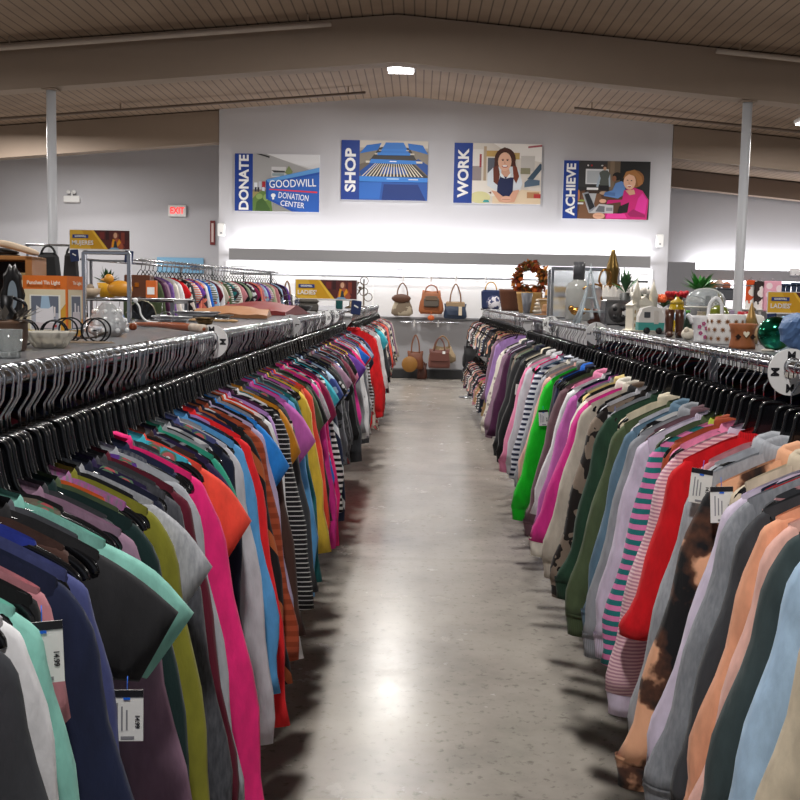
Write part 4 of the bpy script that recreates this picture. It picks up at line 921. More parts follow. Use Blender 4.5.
def rock(name, lab, x, d, r, sz, seed):
    g = np.random.default_rng(seed); mb = MB(); N, M_ = 22, 14
    tt = np.linspace(.03, PI-.03, M_); a = np.arange(N)*2*PI/N
    P = np.stack([np.outer(np.sin(tt), np.cos(a)), np.outer(np.sin(tt), np.sin(a)), np.outer(-np.cos(tt), np.ones(N))], 2)
    for k in range(7):
        v = g.normal(size=3); v /= np.linalg.norm(v); dd = P @ v; P -= np.clip(dd-.62, 0, 1)[..., None]*v*.9
    P *= 1+.06*np.sin(P[..., :1]*9+seed)*np.sin(P[..., 2:]*11)
    P = P*np.array(sz)*r; P[..., 2] -= P[..., 2].min()
    o = mb.grid(P, True, 0, True, True, smooth=False).obj(name, mat('#5674a0', .55, noise=.35, scale=60)); o.location = (x, d, ZS); tag(o, lab, 'rock')
rock('blue_rock', 'smaller dusty blue rock beside the green glass ball', .945, 2.66, .056, (.8, .8, 1.3), 4)
rock('blue_rock', 'larger dusty blue rock at the frame edge over the size divider', .955, 2.50, .066, (1.0, .8, 1.3), 7)
t = orn('candle_holder', 'brown terracotta candle holder with a cut-out heart', 'candle holder', .905, 2.98)
tc_ = mat('#9a5a34', .6, noise=.15, scale=40)
MB().lathe([(.036, 0), (.035, .01), (.031, .03), (.032, .05), (.039, .068), (.036, .070), (.028, .05), (.027, .02)], n=28).obj('bowl', tc_, t)
hp = [(.0, -.010), (.009, .001), (.009, .007), (.004, .009), (0, .005), (-.004, .009), (-.009, .007), (-.009, .001)]
MB().prism([(x*.9, z*.9+.041) for x, z in hp], 'y', -.0352, -.0325).obj('heart_opening', mat('#f2e2cc', .6), t)
ct = MB()
for sg in (-1, 1):
    for k in range(4): ct.prism([(sg*.020+.004*math.cos(a)+.004*math.cos(k*PI/2), .034+.003*math.sin(a)+.004*math.sin(k*PI/2)) for a in np.arange(6)*PI/3], 'y', -.0290, -.0255)
ct.obj('cut_pattern', mat('#2c160c', .8), t)
t = orn('lantern_bowl', 'white vessel with a brown cut-out star lattice beside the terracotta holder', 'vase', .945, 3.28)
MB().lathe([(.052, 0), (.055, .004), (.057, .09), (.055, .092), (.050, .088), (.048, .02)], n=32).obj('vessel', mat('#ece9e6', .35, coat=.3), t)
lm = MB()
for row, z in enumerate((.018, .045, .070)):
    for k in range(14):
        a = (k+.5*(row % 2))*2*PI/14
        c = Vector((.0572*math.cos(a), .0572*math.sin(a), z)); R = Matrix.Translation(c) @ Matrix.Rotation(a+PI/2, 4, 'Z')
        for j in range(4):
            q = j*PI/4; V = []
            for s_, l in ((-1, .0011), (1, .0011)): pass
            pts = [(.010*math.cos(q), .010*math.sin(q)), (-.0022*math.sin(q), .0022*math.cos(q)), (-.010*math.cos(q), -.010*math.sin(q)), (.0022*math.sin(q), -.0022*math.cos(q))]
            lm.add([R @ Vector((u, -.0006, v)) for u, v in pts], [(0, 3, 2, 1)])
lm.obj('star_lattice', mat('#9a6a44', .6), t)
t = orn('white_pitcher', 'small white floral pitcher with a tall looped handle', 'pitcher', .900, 3.40)
pm = mat('#e8e8ea', .3, coat=.4)
MB().lathe([(.022, 0), (.021, .01), (.024, .04), (.032, .075), (.034, .085), (.031, .085), (.022, .04)], n=24).obj('jug', pm, t)
MB().tube(cr([(.020, 0, .08), (.024, 0, .12), (.042, 0, .142), (.060, 0, .125), (.064, 0, .085)], 24), .0055, 8).obj('handle', pm, t)
MB().tube(cr([(-.026, 0, .062), (-.036, 0, .078), (-.046, 0, .088)], 8), np.linspace(.010, .007, 8), 8).obj('spout', pm, t)
fm = MB()
for k, (u, v) in enumerate(((-.01, .03), (.012, .045), (.0, .06), (-.014, .05), (.01, .018))):
    a = -PI/2+u*30; rr = .0235+.0096*max(0, (v-.03)/.05); c = Vector((rr*math.cos(a), rr*math.sin(a), v)); R = Matrix.Translation(c*1.0) @ Matrix.Rotation(a+PI/2, 4, 'Z')
    for j in range(5): q = j*2*PI/5; fm.add([R @ Vector((.004*math.cos(q)+.003*math.cos(p), -.0012, .004*math.sin(q)+.003*math.sin(p))) for p in np.arange(6)*PI/3], [tuple(range(6))])
fm.obj('flower_print', mat('#b0487c', .5), t)
t = orn('shell_dish', 'cream egg-shaped shell ornament between the boots and the pitcher', 'ornament', .905, 3.58)
MB().ball((0, 0, .020), .021, 16, sz=(1.1, .9, .95)).obj('shell', mat('#e6dccb', .4), t); MB().ball((-.008, -.01, .034), .010, 10).obj('cap', mat('#d8ccb8', .4), t)
t = orn('boot_pair_vase', 'pair of joined brown ceramic cowboy boots on the shelf', 'vase', .915, 3.82)
bm_ = mat('#4e2c1e', .3, coat=.4)
for sg in (-1, 1):
    l = MB(); l.lathe([(.014, .008), (.013, .03), (.0155, .06), (.017, .10), (.0155, .10), (.012, .05)], c=(sg*.018, 0, 0), n=16)
    l.ball((sg*.018, -.014, .012), .014, 12, sz=(.9, 1.7, .8)); l.box((sg*.018, .004, .004), (.022, .016, .008), bev=.002); l.obj('boot', bm_, t)
t = orn('dark_bottle', 'small dark green bottle standing behind the brown boots', 'bottle', 1.02, 4.05)
MB().lathe([(.016, 0), (.017, .004), (.018, .05), (.009, .072), (.008, .085), (.010, .087)], n=18).obj('bottle', mat('#24342c', .2), t); MB().lathe([(.0085, .085), (.0085, .097)], n=12).obj('cork', mat('#58a040', .5), t)
t = orn('beige_vase', 'beige pear-shaped vase behind the cream shell', 'vase', 1.045, 3.95)
MB().lathe([(.018, 0), (.030, .02), (.032, .045), (.020, .075), (.014, .09), (.017, .094)], n=22).obj('vase', mat('#b4a692', .5), t); MB().ball((-.02, -.022, .03), .012, 8).obj('pink_rose', mat('#e0a0a8', .5), t)
t = orn('white_vase', 'plain white round-shouldered vase between the toy caravan and the boots', 'vase', .965, 4.22)
MB().lathe([(.020, 0), (.026, .02), (.030, .05), (.026, .085), (.018, .098), (.020, .104), (.017, .10)], n=22).obj('vase', mat('#e2dedc', .35, coat=.3), t)
t = orn('toy_caravan', 'white and teal ceramic camper caravan beside the white vase', 'ornament', .915, 4.22)
cm = MB()
out = [(-.046, .016), (.046, .016), (.050, .04), (.048, .075), (.034, .102), (.0, .110), (-.036, .100), (-.048, .07), (-.050, .04)]
cm.prism(out[::-1], 'y', -.028, .028); cm.obj('body', mat('#e4e0da', .35), t)
MB().prism([(-.051, .014), (.047, .014), (.051, .045), (-.051, .045)][::-1], 'y', -.0295, .0295).obj('teal_skirt', mat('#4aa39a', .35), t)
MB().box((-.018, -.0295, .075), (.024, .003, .022), bev=.002).obj('window', mat('#4a4c50', .2), t); MB().box((.018, -.0295, .064), (.018, .003, .05), bev=.002).obj('door', mat('#d4cec6', .4), t)
for sx in (-.018, .03): MB().lathe([(.004, -.004), (.013, -.004), (.013, .004), (.004, .004)], c=(sx, -.028, .013), rot=[(1, 0, 0), (0, 0, 1), (0, -1, 0)], n=16).obj('wheel', mat('#2a2a2c', .4), t)
t = orn('ceramic_cathedral', 'cream pierced ceramic cathedral with two spires', 'ornament', .935, 4.5, .25)
ch = mat('#e6dfce', .5)
b_ = MB().box((0, 0, .055), (.105, .07, .11), bev=.003); b_.prism([(-.056, .11), (.056, .11), (0, .148)], 'y', -.036, .036); b_.box((0, 0, .005), (.125, .085, .01), bev=.003); b_.obj('nave', ch, t)
for sx in (-.03, .045):
    s_ = MB().lathe([(.018, .10), (.018, .145), (.020, .147), (.001, .215)], c=(sx, -.02, 0), n=8); s_.ball((sx, -.02, .216), .003, 6); s_.obj('spire', ch, t)
wn = MB()
for i in range(7):
    for j in range(3): wn.prism([(-.042+.014*i+u, .02+.028*j+v) for u, v in ((-.003, 0), (.003, 0), (.003, .012), (0, .016), (-.003, .012))], 'y', -.0362, -.0350)
wn.obj('window_openings', mat('#b09870', .7), t)
t = orn('reel_box', 'dark grey box with reel-like dials and a white label', 'box', 1.005, 5.45, .1)
MB().box((0, 0, .068), (.135, .10, .128), bev=.008).obj('case', mat('#77787c', .25, .8), t)
MB().lathe([(.050, 0), (.050, .006)], c=(0, -.050, .068), rot=[(1, 0, 0), (0, 0, -1), (0, 1, 0)], n=24).obj('dial_plate', mat('#4c4a4a', .4, .4), t)
for a in (0, 1, 2, 3): MB().lathe([(.012, 0), (.012, .004)], c=(.03*math.cos(a*PI/2+.8), -.057, .068+.03*math.sin(a*PI/2+.8)), rot=[(1, 0, 0), (0, 0, -1), (0, 1, 0)], n=12).obj('dial_hole', mat('#1c1c1e', .5), t)
MB().box((.028, -.0525, .068), (.022, .008, .03)).obj('label_sticker', paper, t)
for s in (-1, 1): MB().box((s*.066, 0, .005), (.012, .11, .01)).obj('edge_rail', chrome, t)
t = orn('small_boot', 'little dark brown boot ornament in front of the grey reel box', 'ornament', .935, 5.58)
l = MB(); l.lathe([(.022, .012), (.020, .04), (.026, .085), (.024, .085), (.018, .04)], n=14); l.ball((-.02, -.004, .016), .02, 12, sz=(1.7, .9, .8)); l.box((.01, 0, .006), (.03, .025, .012), bev=.003); l.obj('boot', mat('#4a281c', .35), t)
t = orn('glass_tower', 'clear crystal lattice tower model beside the grey bottle', 'ornament', .895, 5.6)
tw = MB()
prof = [(.070, 0), (.045, .07), (.026, .14), (.014, .21), (.006, .27)]
for sx in (-1, 1):
    for sy in (-1, 1): tw.tube([(sx*r_, sy*r_, z) for r_, z in prof], [.012, .009, .007, .005, .003], 6)
for r_, z in ((.045, .07), (.026, .14), (.015, .205)): tw.box((0, 0, z), (r_*2.3, r_*2.3, .010), bev=.002)
tw.obj('lattice_body', mat('#d8e4ea', .08, trans=.6), t); MB().lathe([(.008, .265), (.010, .275), (.002, .30), (.001, .32)], n=10).obj('finial', mat('#d8e4ea', .1), t)
t = orn('gold_bird', 'gold bird figurine standing before the grey bottle', 'ornament', .985, 6.6)
MB().ball((0, 0, .060), .045, 16, sz=(1.1, .55, .6)).ball((-.042, 0, .078), .020, 10).tube([(.03, 0, .066), (.075, 0, .072)], [.018, .004], 8).obj('body', gold, t)
for s in (-1, 1): MB().tube([(s*.01, 0, .0), (s*.01, 0, .04)], .004, 6).obj('leg', gold, t)
t = orn('grey_bottle_vase', 'tall grey glass bottle with a long neck', 'bottle', 1.02, 6.85)
MB().lathe([(.072, 0), (.080, .01), (.080, .20), (.068, .235), (.040, .25), (.034, .262), (.036, .37), (.033, .372), (.030, .27)], n=32).obj('glass_body', mat('#b9bab6', .15, trans=.35), t)
MB().lathe([(.0355, .258), (.0375, .37), (.034, .373), (.030, .36)], n=28).obj('dark_neck', mat('#55565a', .2), t)
t = orn('display_case', 'silver framed glass display case at the far end of the shelf', 'case', 1.14, 7.45)
for sx in (-1, 1):
    for sy in (-1, 1): MB().box((sx*.225, sy*.09, .17), (.02, .02, .34), bev=.003).obj('corner_post', chrome, t)
MB().box((0, 0, .345), (.47, .20, .02), bev=.004).obj('top_frame', chrome, t); MB().box((0, 0, .006), (.47, .20, .012), bev=.003).obj('base', chrome, t)
MB().box((0, .092, .17), (.44, .004, .33)).obj('rear_pane', mat('#e0e4e6', .1, trans=.7), t)
t = orn('gold_cone_bottle', 'tall tapering antique gold bottle rising above the shelf', 'bottle', 1.125, 6.25)
MB().lathe([(.040, 0), (.044, .01), (.044, .12), (.034, .20), (.033, .27), (.040, .30), (.034, .33), (.012, .41), (.010, .425)], n=24, ribs=8, amp=.04).obj('bottle', mat('#7a6236', .3, .8), t)
t = orn('gold_ribbon_stand', 'glittering gold ribbon bow on a twisted stand', 'ornament', 1.045, 6.05)
rb = MB()
rb.tube([(.012*math.cos(k*.9), .012*math.sin(k*.9), .0+.20*k/24) for k in range(25)], .008, 6); rb.lathe([(.04, 0), (.042, .006), (.012, .012)], n=14); rb.obj('twisted_stem', gold, t)
for pts in ([(0, 0, .20), (-.03, 0, .24), (-.01, 0, .30), (.03, .0, .29), (.03, 0, .24), (0, 0, .20)], [(0, 0, .20), (-.05, 0, .22), (-.10, 0, .205), (-.12, 0, .19)], [(0, 0, .20), (.06, 0, .22), (.10, 0, .21), (.13, .0, .19)]):
    P = cr(pts, 22); MB().grid(np.stack([P+np.array([0, -.014, 0]), P+np.array([0, .014, .002])]), False).tube(P, .006, 6).obj('ribbon_loop', gold, t)
t = orn('jagged_white_bowl', 'white bowl with a jagged eggshell rim above the reel box', 'bowl', 1.085, 5.85)
n = 24; a = np.arange(n)*2*PI/n; jag = np.where(np.arange(n) % 2 == 0, .215, .175)
R = [np.stack([r_*np.cos(a), r_*np.sin(a), np.full(n, z)], 1) for r_, z in ((.04, 0), (.045, .01), (.03, .06), (.07, .11), (.085, .15))]+[np.stack([.084*np.cos(a), .084*np.sin(a), jag], 1), np.stack([.078*np.cos(a), .078*np.sin(a), jag-.004], 1), np.stack([.072*np.cos(a), .072*np.sin(a), np.full(n, .12)], 1)]
MB().grid(np.array(R), True, 0, True, True, smooth=False).obj('bowl', mat('#e4dfd8', .45), t)
def plant(name, lab, x, d, potm, leafm, n, L, hpot, rpot, width=.012, up=.9, flower=None, seed=1):
    t = orn(name, lab, 'plant', x, d); r = random.Random(seed)
    MB().lathe([(rpot*.75, 0), (rpot*.8, .004), (rpot, hpot), (rpot*.9, hpot), (rpot*.8, hpot*.8)], n=20).obj('pot', potm, t)
    lf = MB()
    for k in range(n):
        a = r.uniform(0, 2*PI); el = r.uniform(.25, 1.3)*up; l = L*r.uniform(.7, 1.1); w = width*r.uniform(.8, 1.2)
        dr = Vector((math.cos(a)*math.cos(el), math.sin(a)*math.cos(el), math.sin(el))); sd = Vector((-math.sin(a), math.cos(a), 0))
        p0 = Vector((0, 0, hpot)); mid = p0+dr*l*.5+Vector((0, 0, .006)); tip = p0+dr*l
        lf.add([p0, mid+sd*w, tip, mid-sd*w, mid+Vector((0, 0, -.003))], [(0, 1, 4), (1, 2, 4), (2, 3, 4), (3, 0, 4)], 0, True)
    lf.obj('foliage', leafm, t)
    if flower:
        for k in range(flower[1]):
            a = r.uniform(0, 2*PI); rr = r.uniform(.1, 1)*flower[2]
            c = (rr*math.cos(a), rr*math.sin(a), hpot+flower[3]*r.uniform(.75, 1.1)); fl = MB(); fr_ = flower[4] if len(flower) > 4 else .016
            for j in range(6): q = j*PI/3+r.random(); fl.ball((c[0]+fr_*.8*math.cos(q), c[1]+fr_*.8*math.sin(q), c[2]+fr_*.3*r.uniform(-1, 1)), fr_*.62, 6)
            fl.ball(c, fr_*.6, 6); fl.obj('bloom', flower[0], t)
    return t
leaf1 = mat('#3f8a3a', .5, noise=.3, scale=40); leaf2 = mat('#2f5a34', .5, noise=.3, scale=40)
plant('potted_succulent', 'bright green spiky succulent behind the brown boots', 1.27, 4.85, mat('#6a6a6c', .5), leaf1, 46, .105, .175, .045, .013, seed=2)
plant('artificial_flowers', 'pale white artificial flowers with dark leaves behind the reel box', 1.09, 5.15, mat('#d8d4cc', .5), leaf2, 40, .10, .10, .04, .010, 1.1, (mat('#e8e4da', .6), 9, .07, .07, .022), 3)
plant('artificial_flowers', 'orange artificial flowers behind the cathedral spires', 1.19, 5.2, mat('#c8beb0', .5), leaf2, 24, .07, .10, .04, .010, 1.0, (mat('#e2602a', .6), 12, .075, .05, .018), 5)
plant('artificial_flowers', 'red artificial flowers above the yellow glass jar', 1.21, 5.0, mat('#c8beb0', .5), leaf2, 16, .06, .115, .035, .010, 1.0, (mat('#c01c28', .6), 8, .04, .05, .018), 6)
plant('potted_cactus', 'tall dark green cactus ornament above the white flowers', 1.06, 5.5, mat('#3a3c3a', .5), leaf2, 14, .13, .17, .03, .014, 1.45, None, 8)
t = orn('yellow_jar', 'yellow glass ginger jar behind the brown boots', 'jar', 1.115, 4.62)
MB().lathe([(.028, 0), (.034, .02), (.040, .08), (.030, .115), (.028, .12)], n=22, ribs=10, amp=.03).obj('jar', mat('#c9a624', .15, trans=.3), t); MB().lathe([(.030, .12), (.028, .13), (.010, .142), (.006, .15)], n=18).obj('lid', mat('#b89a3a', .3), t)
t = orn('glass_dome', 'clear glass dome cake stand with a white pedestal', 'cake stand', 1.165, 4.35)
MB().lathe([(.04, 0), (.042, .006), (.014, .02), (.012, .09), (.02, .10), (.085, .105), (.085, .112), (.01, .112)], n=28).obj('pedestal', mat('#d0ccc0', .35), t)
MB().lathe([(.078, .113), (.078, .14), (.066, .165), (.035, .183), (.002, .188)], n=28, cap=False).obj('dome', mat('#dfe6e8', .05, trans=.75), t)
t = orn('mushroom_figurine', 'small figurine with a speckled blue-white cap behind the boots', 'figurine', 1.055, 4.3)
MB().lathe([(.020, 0), (.022, .02), (.016, .06)], n=16).obj('stem', mat('#e2d6cc', .5), t); MB().lathe([(.036, .055), (.034, .07), (.022, .088), (.002, .096)], n=20).obj('cap', mat('#8aa4c0', .5, noise=.4, scale=80), t)
t = orn('white_pumpkin', 'white ribbed ceramic pumpkin behind the terracotta holder', 'pumpkin', 1.125, 3.62)
MB().lathe([(.010, .0), (.040, .012), (.052, .045), (.040, .085), (.010, .092)], n=40, ribs=8, amp=.06).obj('body', mat('#e8e4dc', .45), t); MB().tube(cr([(0, 0, .088), (.004, 0, .102), (.012, 0, .11)], 6), .006, 8).obj('stem', mat('#6a5a3c', .6), t)
t = orn('gold_gnome', 'pointed gold and tan gnome ornament beside the white pumpkin', 'ornament', 1.045, 3.36)
MB().lathe([(.022, 0), (.024, .03), (.020, .062)], n=16).obj('body', mat('#c09a70', .5, noise=.2, scale=60), t); MB().lathe([(.024, .058), (.014, .085), (.003, .125), (.001, .13)], n=16).obj('hat', mat('#a8844c', .4, .4), t); MB().ball((0, -.022, .056), .006, 8).obj('nose', mat('#e0b090', .5), t)
t = orn('green_glass_cactus', 'round olive green ribbed glass ornament behind the pitcher handle', 'ornament', 1.10, 3.92)
MB().lathe([(.02, 0), (.036, .02), (.042, .06), (.034, .10), (.012, .118)], n=36, ribs=9, amp=.08).obj('body', mat('#77802e', .15, trans=.25), t)
t = orn('purple_box', 'small lilac carton behind the star lattice vessel', 'box', 1.17, 4.12, .1); MB().box((0, 0, .05), (.075, .05, .10), bev=.002).obj('carton', mat('#b8a8c4', .5), t); MB().box((0, -.0255, .055), (.05, .002, .04)).obj('printed_panel', mat('#7a6a94', .5), t)
t = orn('red_tin', 'small red tin with a white band behind the white pumpkin', 'tin', 1.215, 3.98); MB().lathe([(.028, 0), (.028, .095), (.026, .097)], n=22).obj('can', mat('#b81c2c', .3), t); MB().lathe([(.0284, .03), (.0284, .06)], n=22, cap=False).obj('band', paper, t)
t = orn('light_blue_box', 'flat light blue box standing behind the blue rocks', 'box', 1.21, 3.25, -.05); MB().box((0, 0, .045), (.20, .05, .09), bev=.003).obj('carton', mat('#8fc0dc', .5), t); MB().box((0, -.026, .07), (.19, .002, .015)).obj('pale_edge', mat('#c4dce8', .5), t)

# --- over the tee rack
t = orn('glass_tumbler', 'small clear cut glass tumbler at the shelf edge', 'glass', *spos(9, 358))
MB().lathe([(.020, 0), (.021, .002), (.025, .052), (.023, .052), (.018, .008)], n=16, ribs=8, amp=.04).obj('glass', mat('#e8ecec', .05, trans=.85), t); MB().lathe([(.021, .001), (.021, .012)], n=16).obj('thick_base', mat('#d8dcdc', .1, trans=.5), t)
x_, d_ = -.83, 2.12
t = orn('brown_pot', 'squat brown pot crowded with dark metal leaves', 'pot', x_, d_)
MB().lathe([(.036, 0), (.040, .006), (.044, .03), (.043, .055), (.046, .06), (.042, .062), (.038, .03)], n=26).obj('pot', mat('#5a4232', .5, noise=.25, scale=50), t)
lf = MB()
for k in range(34):
    a = rs.uniform(0, 2*PI); l = rs.uniform(.03, .06); el = rs.uniform(-.1, .8); p0 = Vector((.025*math.cos(a), .025*math.sin(a), .062)); dr = Vector((math.cos(a)*math.cos(el), math.sin(a)*math.cos(el), math.sin(el))); sd = Vector((-math.sin(a), math.cos(a), 0))*.008
    lf.add([p0, p0+dr*l*.5+sd, p0+dr*l, p0+dr*l*.5-sd], [(0, 1, 2, 3)], 0)
lf.obj('metal_leaves', mat('#5c5854', .3, .8), t)
x_, d_ = spos(50, 348)
t = orn('crystal_dish', 'scalloped clear crystal dish near the shelf edge', 'dish', x_, d_)
MB().lathe([(.028, 0), (.034, .004), (.044, .02), (.054, .034), (.052, .036), (.040, .02), (.028, .008)], n=48, ribs=12, amp=.06).obj('dish', mat('#eee9de', .08, trans=.55), t)
def wheeled(name, lab, x, d, rz, sc=1.0):
    t = orn(name, lab, 'ornament', x, d, rz)
    for sx, sy, r in ((-.032, -.022, .026), (-.032, .022, .026), (.028, -.022, .026), (.028, .022, .026)):
        w = MB().tube([(sx*sc+r*sc*math.cos(a), sy*sc, r*sc+r*sc*math.sin(a)+.002) for a in np.arange(24)*2*PI/24], .0022, 6, closed=True)
        for k in range(0): pass
        w.obj('wheel', black_iron, t)
    for sx in (-.032, .028): MB().tube([(sx*sc, -.024*sc, .028*sc), (sx*sc, .024*sc, .028*sc)], .002, 6).obj('axle', black_iron, t)
    f = MB()
    for sy in (-.014, .014): f.tube(cr([(-.045*sc, sy*sc, .020*sc), (-.02*sc, sy*sc, .012*sc), (.02*sc, sy*sc, .012*sc), (.05*sc, sy*sc, .024*sc)], 12), .002, 6)
    for k in range(5): f.tube([((-.03+.015*k)*sc, -.014*sc, .012*sc), ((-.03+.015*k)*sc, .014*sc, .012*sc)], .0018, 6)
    f.obj('carriage_frame', mat('#4a4038', .4, .5), t)
    return t
wheeled('wire_cart', 'black wire cart with thin wheels beside the orange lantern carton', -.845, 2.36, .25, 1.05)
wheeled('wire_cart', 'black wire cart with thin wheels before the faceted glass bottle', -.80, 2.52, .05, 1.1)
t = orn('fallen_leaf_sprig', 'dried grey leaf sprig lying under the wire cart', 'ornament', -.775, 2.42)
lf = MB()
for k in range(12):
    a = rs.uniform(-.6, .6); x0 = -.05+.009*k; lf.add([(x0, 0, .004), (x0+.02, .008*math.cos(a), .010), (x0+.032, .004*math.sin(a*5), .005), (x0+.018, -.010, .006)], [(0, 1, 2, 3)])
lf.obj('leaves', mat('#7a6a58', .6), t)
t = orn('lantern_carton', 'orange and yellow Punched Tin Light carton behind the crystal dish', 'box', -.975, 2.82, -.2)
bw, bh, bd = .128, .162, .08
MB().box((0, 0, bh/2), (bw, bd, bh), bev=.001).obj('carton', mat('#e07a34', .5), t)
S = [('#e2772e', rect(0, 0, 1, 1)), ('#d9a23a', rect(.03, .03, .97, .78)), ('#e4c878', [(.03, .2), (.55, .03), (.03, .03)]), ('#e6d8b8', [(.03, .78), (.97, .78), (.97, .55), (.6, .2), (.03, .12)]), ('#f2eee4', rect(.16, .12, .86, .69)), ('#b6b8c4', rect(.2, .14, .82, .67)), ('#6e7484', rect(.2, .4, .82, .67)), ('#a8c4dc', [(.44, .67), (.6, .67), (.66, .4), (.4, .4)]), ('#ece8ec', [(.3, .22), (.32, .52), (.42, .47), (.6, .47), (.7, .52), (.72, .22)]), ('#d8ccd0', rect(.3, .15, .76, .24)), ('#c04848', ell(.74, .19, .05, .025)), ('#e8e0e0', rect(.72, .34, .76, .5))]
mb, ms = picture(S, -bw/2, 0, bw, bh, -bd/2-.0006); mb.obj('front_print', ms, t)
mb, ms = picture([(c, [(p[0], p[1]) for p in q]) for c, q in [('#e2772e', rect(0, 0, 1, 1)), ('#d9a23a', rect(.04, .03, .96, .78)), ('#e6d8b8', rect(.04, .3, .96, .78)), ('#f2eee4', rect(.2, .12, .85, .69)), ('#6e7484', rect(.24, .14, .81, .67)), ('#dcd4da', rect(.3, .16, .76, .42)), ('#ece8ec', rect(.4, .4, .5, .56)), ('#ece8ec', rect(.6, .4, .68, .52))]], -bd/2, 0, bd, bh, 0)
sp = mb.obj('side_print', ms, t); sp.rotation_euler.z = PI/2; sp.location = (bw/2+.0006, 0, 0)
lb = text_mb('Punched Tin Light', .0135, .0004, xf=Matrix.Translation((0, -bd/2-.007, bh*.885)) @ FACE, sx=.98)
lb.obj('front_lettering', mat('#f4ead8', .5), t)
lo = text_mb('Tin Light', .0125, .0004, xf=FACE, sx=.98).obj('side_lettering', mat('#f4ead8', .5), t); lo.rotation_euler.z = PI/2; lo.location = (bw/2+.007, 0, bh*.885)
t = orn('faceted_bottle', 'chunky faceted clear glass decanter on the shelf', 'bottle', -.86, 2.92, .3)
MB().lathe([(.035, 0), (.052, .012), (.058, .035), (.040, .065), (.018, .088), (.012, .094)], n=9).obj('bottle', mat('#dfe2e4', .06, trans=.6, ior=1.4), t)
fc = MB()
for k in range(9):
    for j in range(3):
        a = (k+.5)*2*PI/9; r_, z = ((.054, .018), (.050, .045), (.034, .068))[j]; fc.ball((r_*math.cos(a), r_*math.sin(a), z), .0075, 6)
fc.obj('cut_facets', mat('#f2f4f6', .1, trans=.3), t)
t = orn('amber_knob', 'small amber brown glass knob beside the wooden paddle', 'ornament', *spos(133, 330)); MB().lathe([(.008, 0), (.012, .004), (.014, .012), (.010, .02), (.003, .023)], n=14).obj('knob', mat('#7a3a1c', .2), t)
t = orn('shell_dish', 'black ribbed scallop shell dish standing behind silverware', 'dish', -1.20, 4.58)
n = 15; V = [(0, 0, .004)]; 
for k in range(n):
    a = PI*(.02+.96*k/(n-1)); r_ = .068*(1 if k % 2 else .93); V.append((r_*math.cos(a), (-.012 if k % 2 else .004)+.02*math.sin(a), .012+.078*math.sin(a)*(1 if k % 2 else .96)))
b_ = MB().add(V, [(0, k, k+1) for k in range(1, n)], 0, True); b_.add([(x, y+.006, z) for x, y, z in V], [(0, k+1, k) for k in range(1, n)], 0, True); b_.lathe([(.03, 0), (.028, .008), (.012, .012)], n=14)
b_.obj('shell', mat('#141416', .2, coat=.4), t)
MB().tube([V[k] for k in range(1, n)], .002, 6).obj('rim', mat('#b0a890', .3, .6), t)
t = orn('white_hook', 'white swan-necked hook with a round knob lying among silverware', 'hook', -1.02, 4.15)
MB().tube(cr([(-.09, 0, .088), (-.075, 0, .066), (-.068, 0, .035), (-.045, 0, .012), (-.0, 0, .006)], 24), .0035, 8).obj('neck', white_p, t); MB().ball((-.09, 0, .092), .010, 12).obj('knob', white_p, t)
P = [(.028*math.cos(a)+.03, 0, .026+.024*math.sin(a)) for a in np.arange(20)*2*PI/20]; MB().tube(P, .002, 6, closed=True).obj('ring', chrome, t)
a_, b_ = Vector(spos(134, 328)), Vector(spos(204, 334))
mid_ = (a_+b_)/2
t = orn('wooden_paddle', 'long rust brown wooden paddle lying along the shelf edge', 'paddle', mid_.x, mid_.y)
P = np.array([[p.x-mid_.x, p.y-mid_.y, .014] for p in (a_.lerp(b_, k/19) for k in range(20))]); P[:, 2] += .004*np.sin(np.linspace(0, 3, 20))
MB().tube(P, np.interp(np.linspace(0, 1, 20), [0, .35, .7, .93, 1], [.006, .009, .013, .012, .006]), 10).obj('shaft', mat('#9a4a20', .3, noise=.25, scale=30), t)
MB().tube(P[16:]+np.array([0, 0, .001]), .0135, 10).obj('painted_end', mat('#c8b8a8', .5, noise=.4, scale=60), t)
def heap(name, lab, cat, px, py, col, r, h, sx, metal=.9, rim=True, rz=0):
    t = orn(name, lab, cat, *spos(px, py), rz)
    MB().lathe([(r*.5, 0), (r*.6, .002), (r*.95, h), (r*.92, h), (r*.55, .006)], n=26, sx=sx).obj('dish', mat(col, .22, metal), t)
    if rim: MB().tube([(r*.95*sx*math.cos(a), r*.95*math.sin(a), h) for a in np.arange(26)*2*PI/26], .0025, 6, closed=True).obj('rim', mat(col, .3, metal), t)
heap('silver_bowl', 'shallow silver bowl beside the long wooden paddle', 'bowl', 172, 324, '#b8b8ba', .07, .03, 1.2)
heap('silver_bowl', 'oval silver dish stacked past the white hook', 'bowl', 197, 319, '#a8a8aa', .08, .035, 1.5)
heap('pewter_plate', 'dull pewter plate before the tan leather piece', 'plate', 214, 319, '#77746f', .09, .02, 1.1, .7)
heap('brass_dish', 'small dark brass dish between silver and tan leather', 'dish', 205, 326, '#6a5436', .04, .03, 1.0, .8)
heap('grey_plate', 'grey glazed plate lying near the shell dish', 'plate', 148, 319, '#8c8e90', .07, .02, 1.3, 0)
heap('black_skillet', 'small black skillet behind the maroon leather piece', 'pan', 262, 313, '#1e1e20', .12, .03, 1.2, .5)
heap('dark_platter', 'dark green platter between the tan and maroon leather', 'plate', 232, 317, '#3c4640', .08, .025, 1.3, .2)
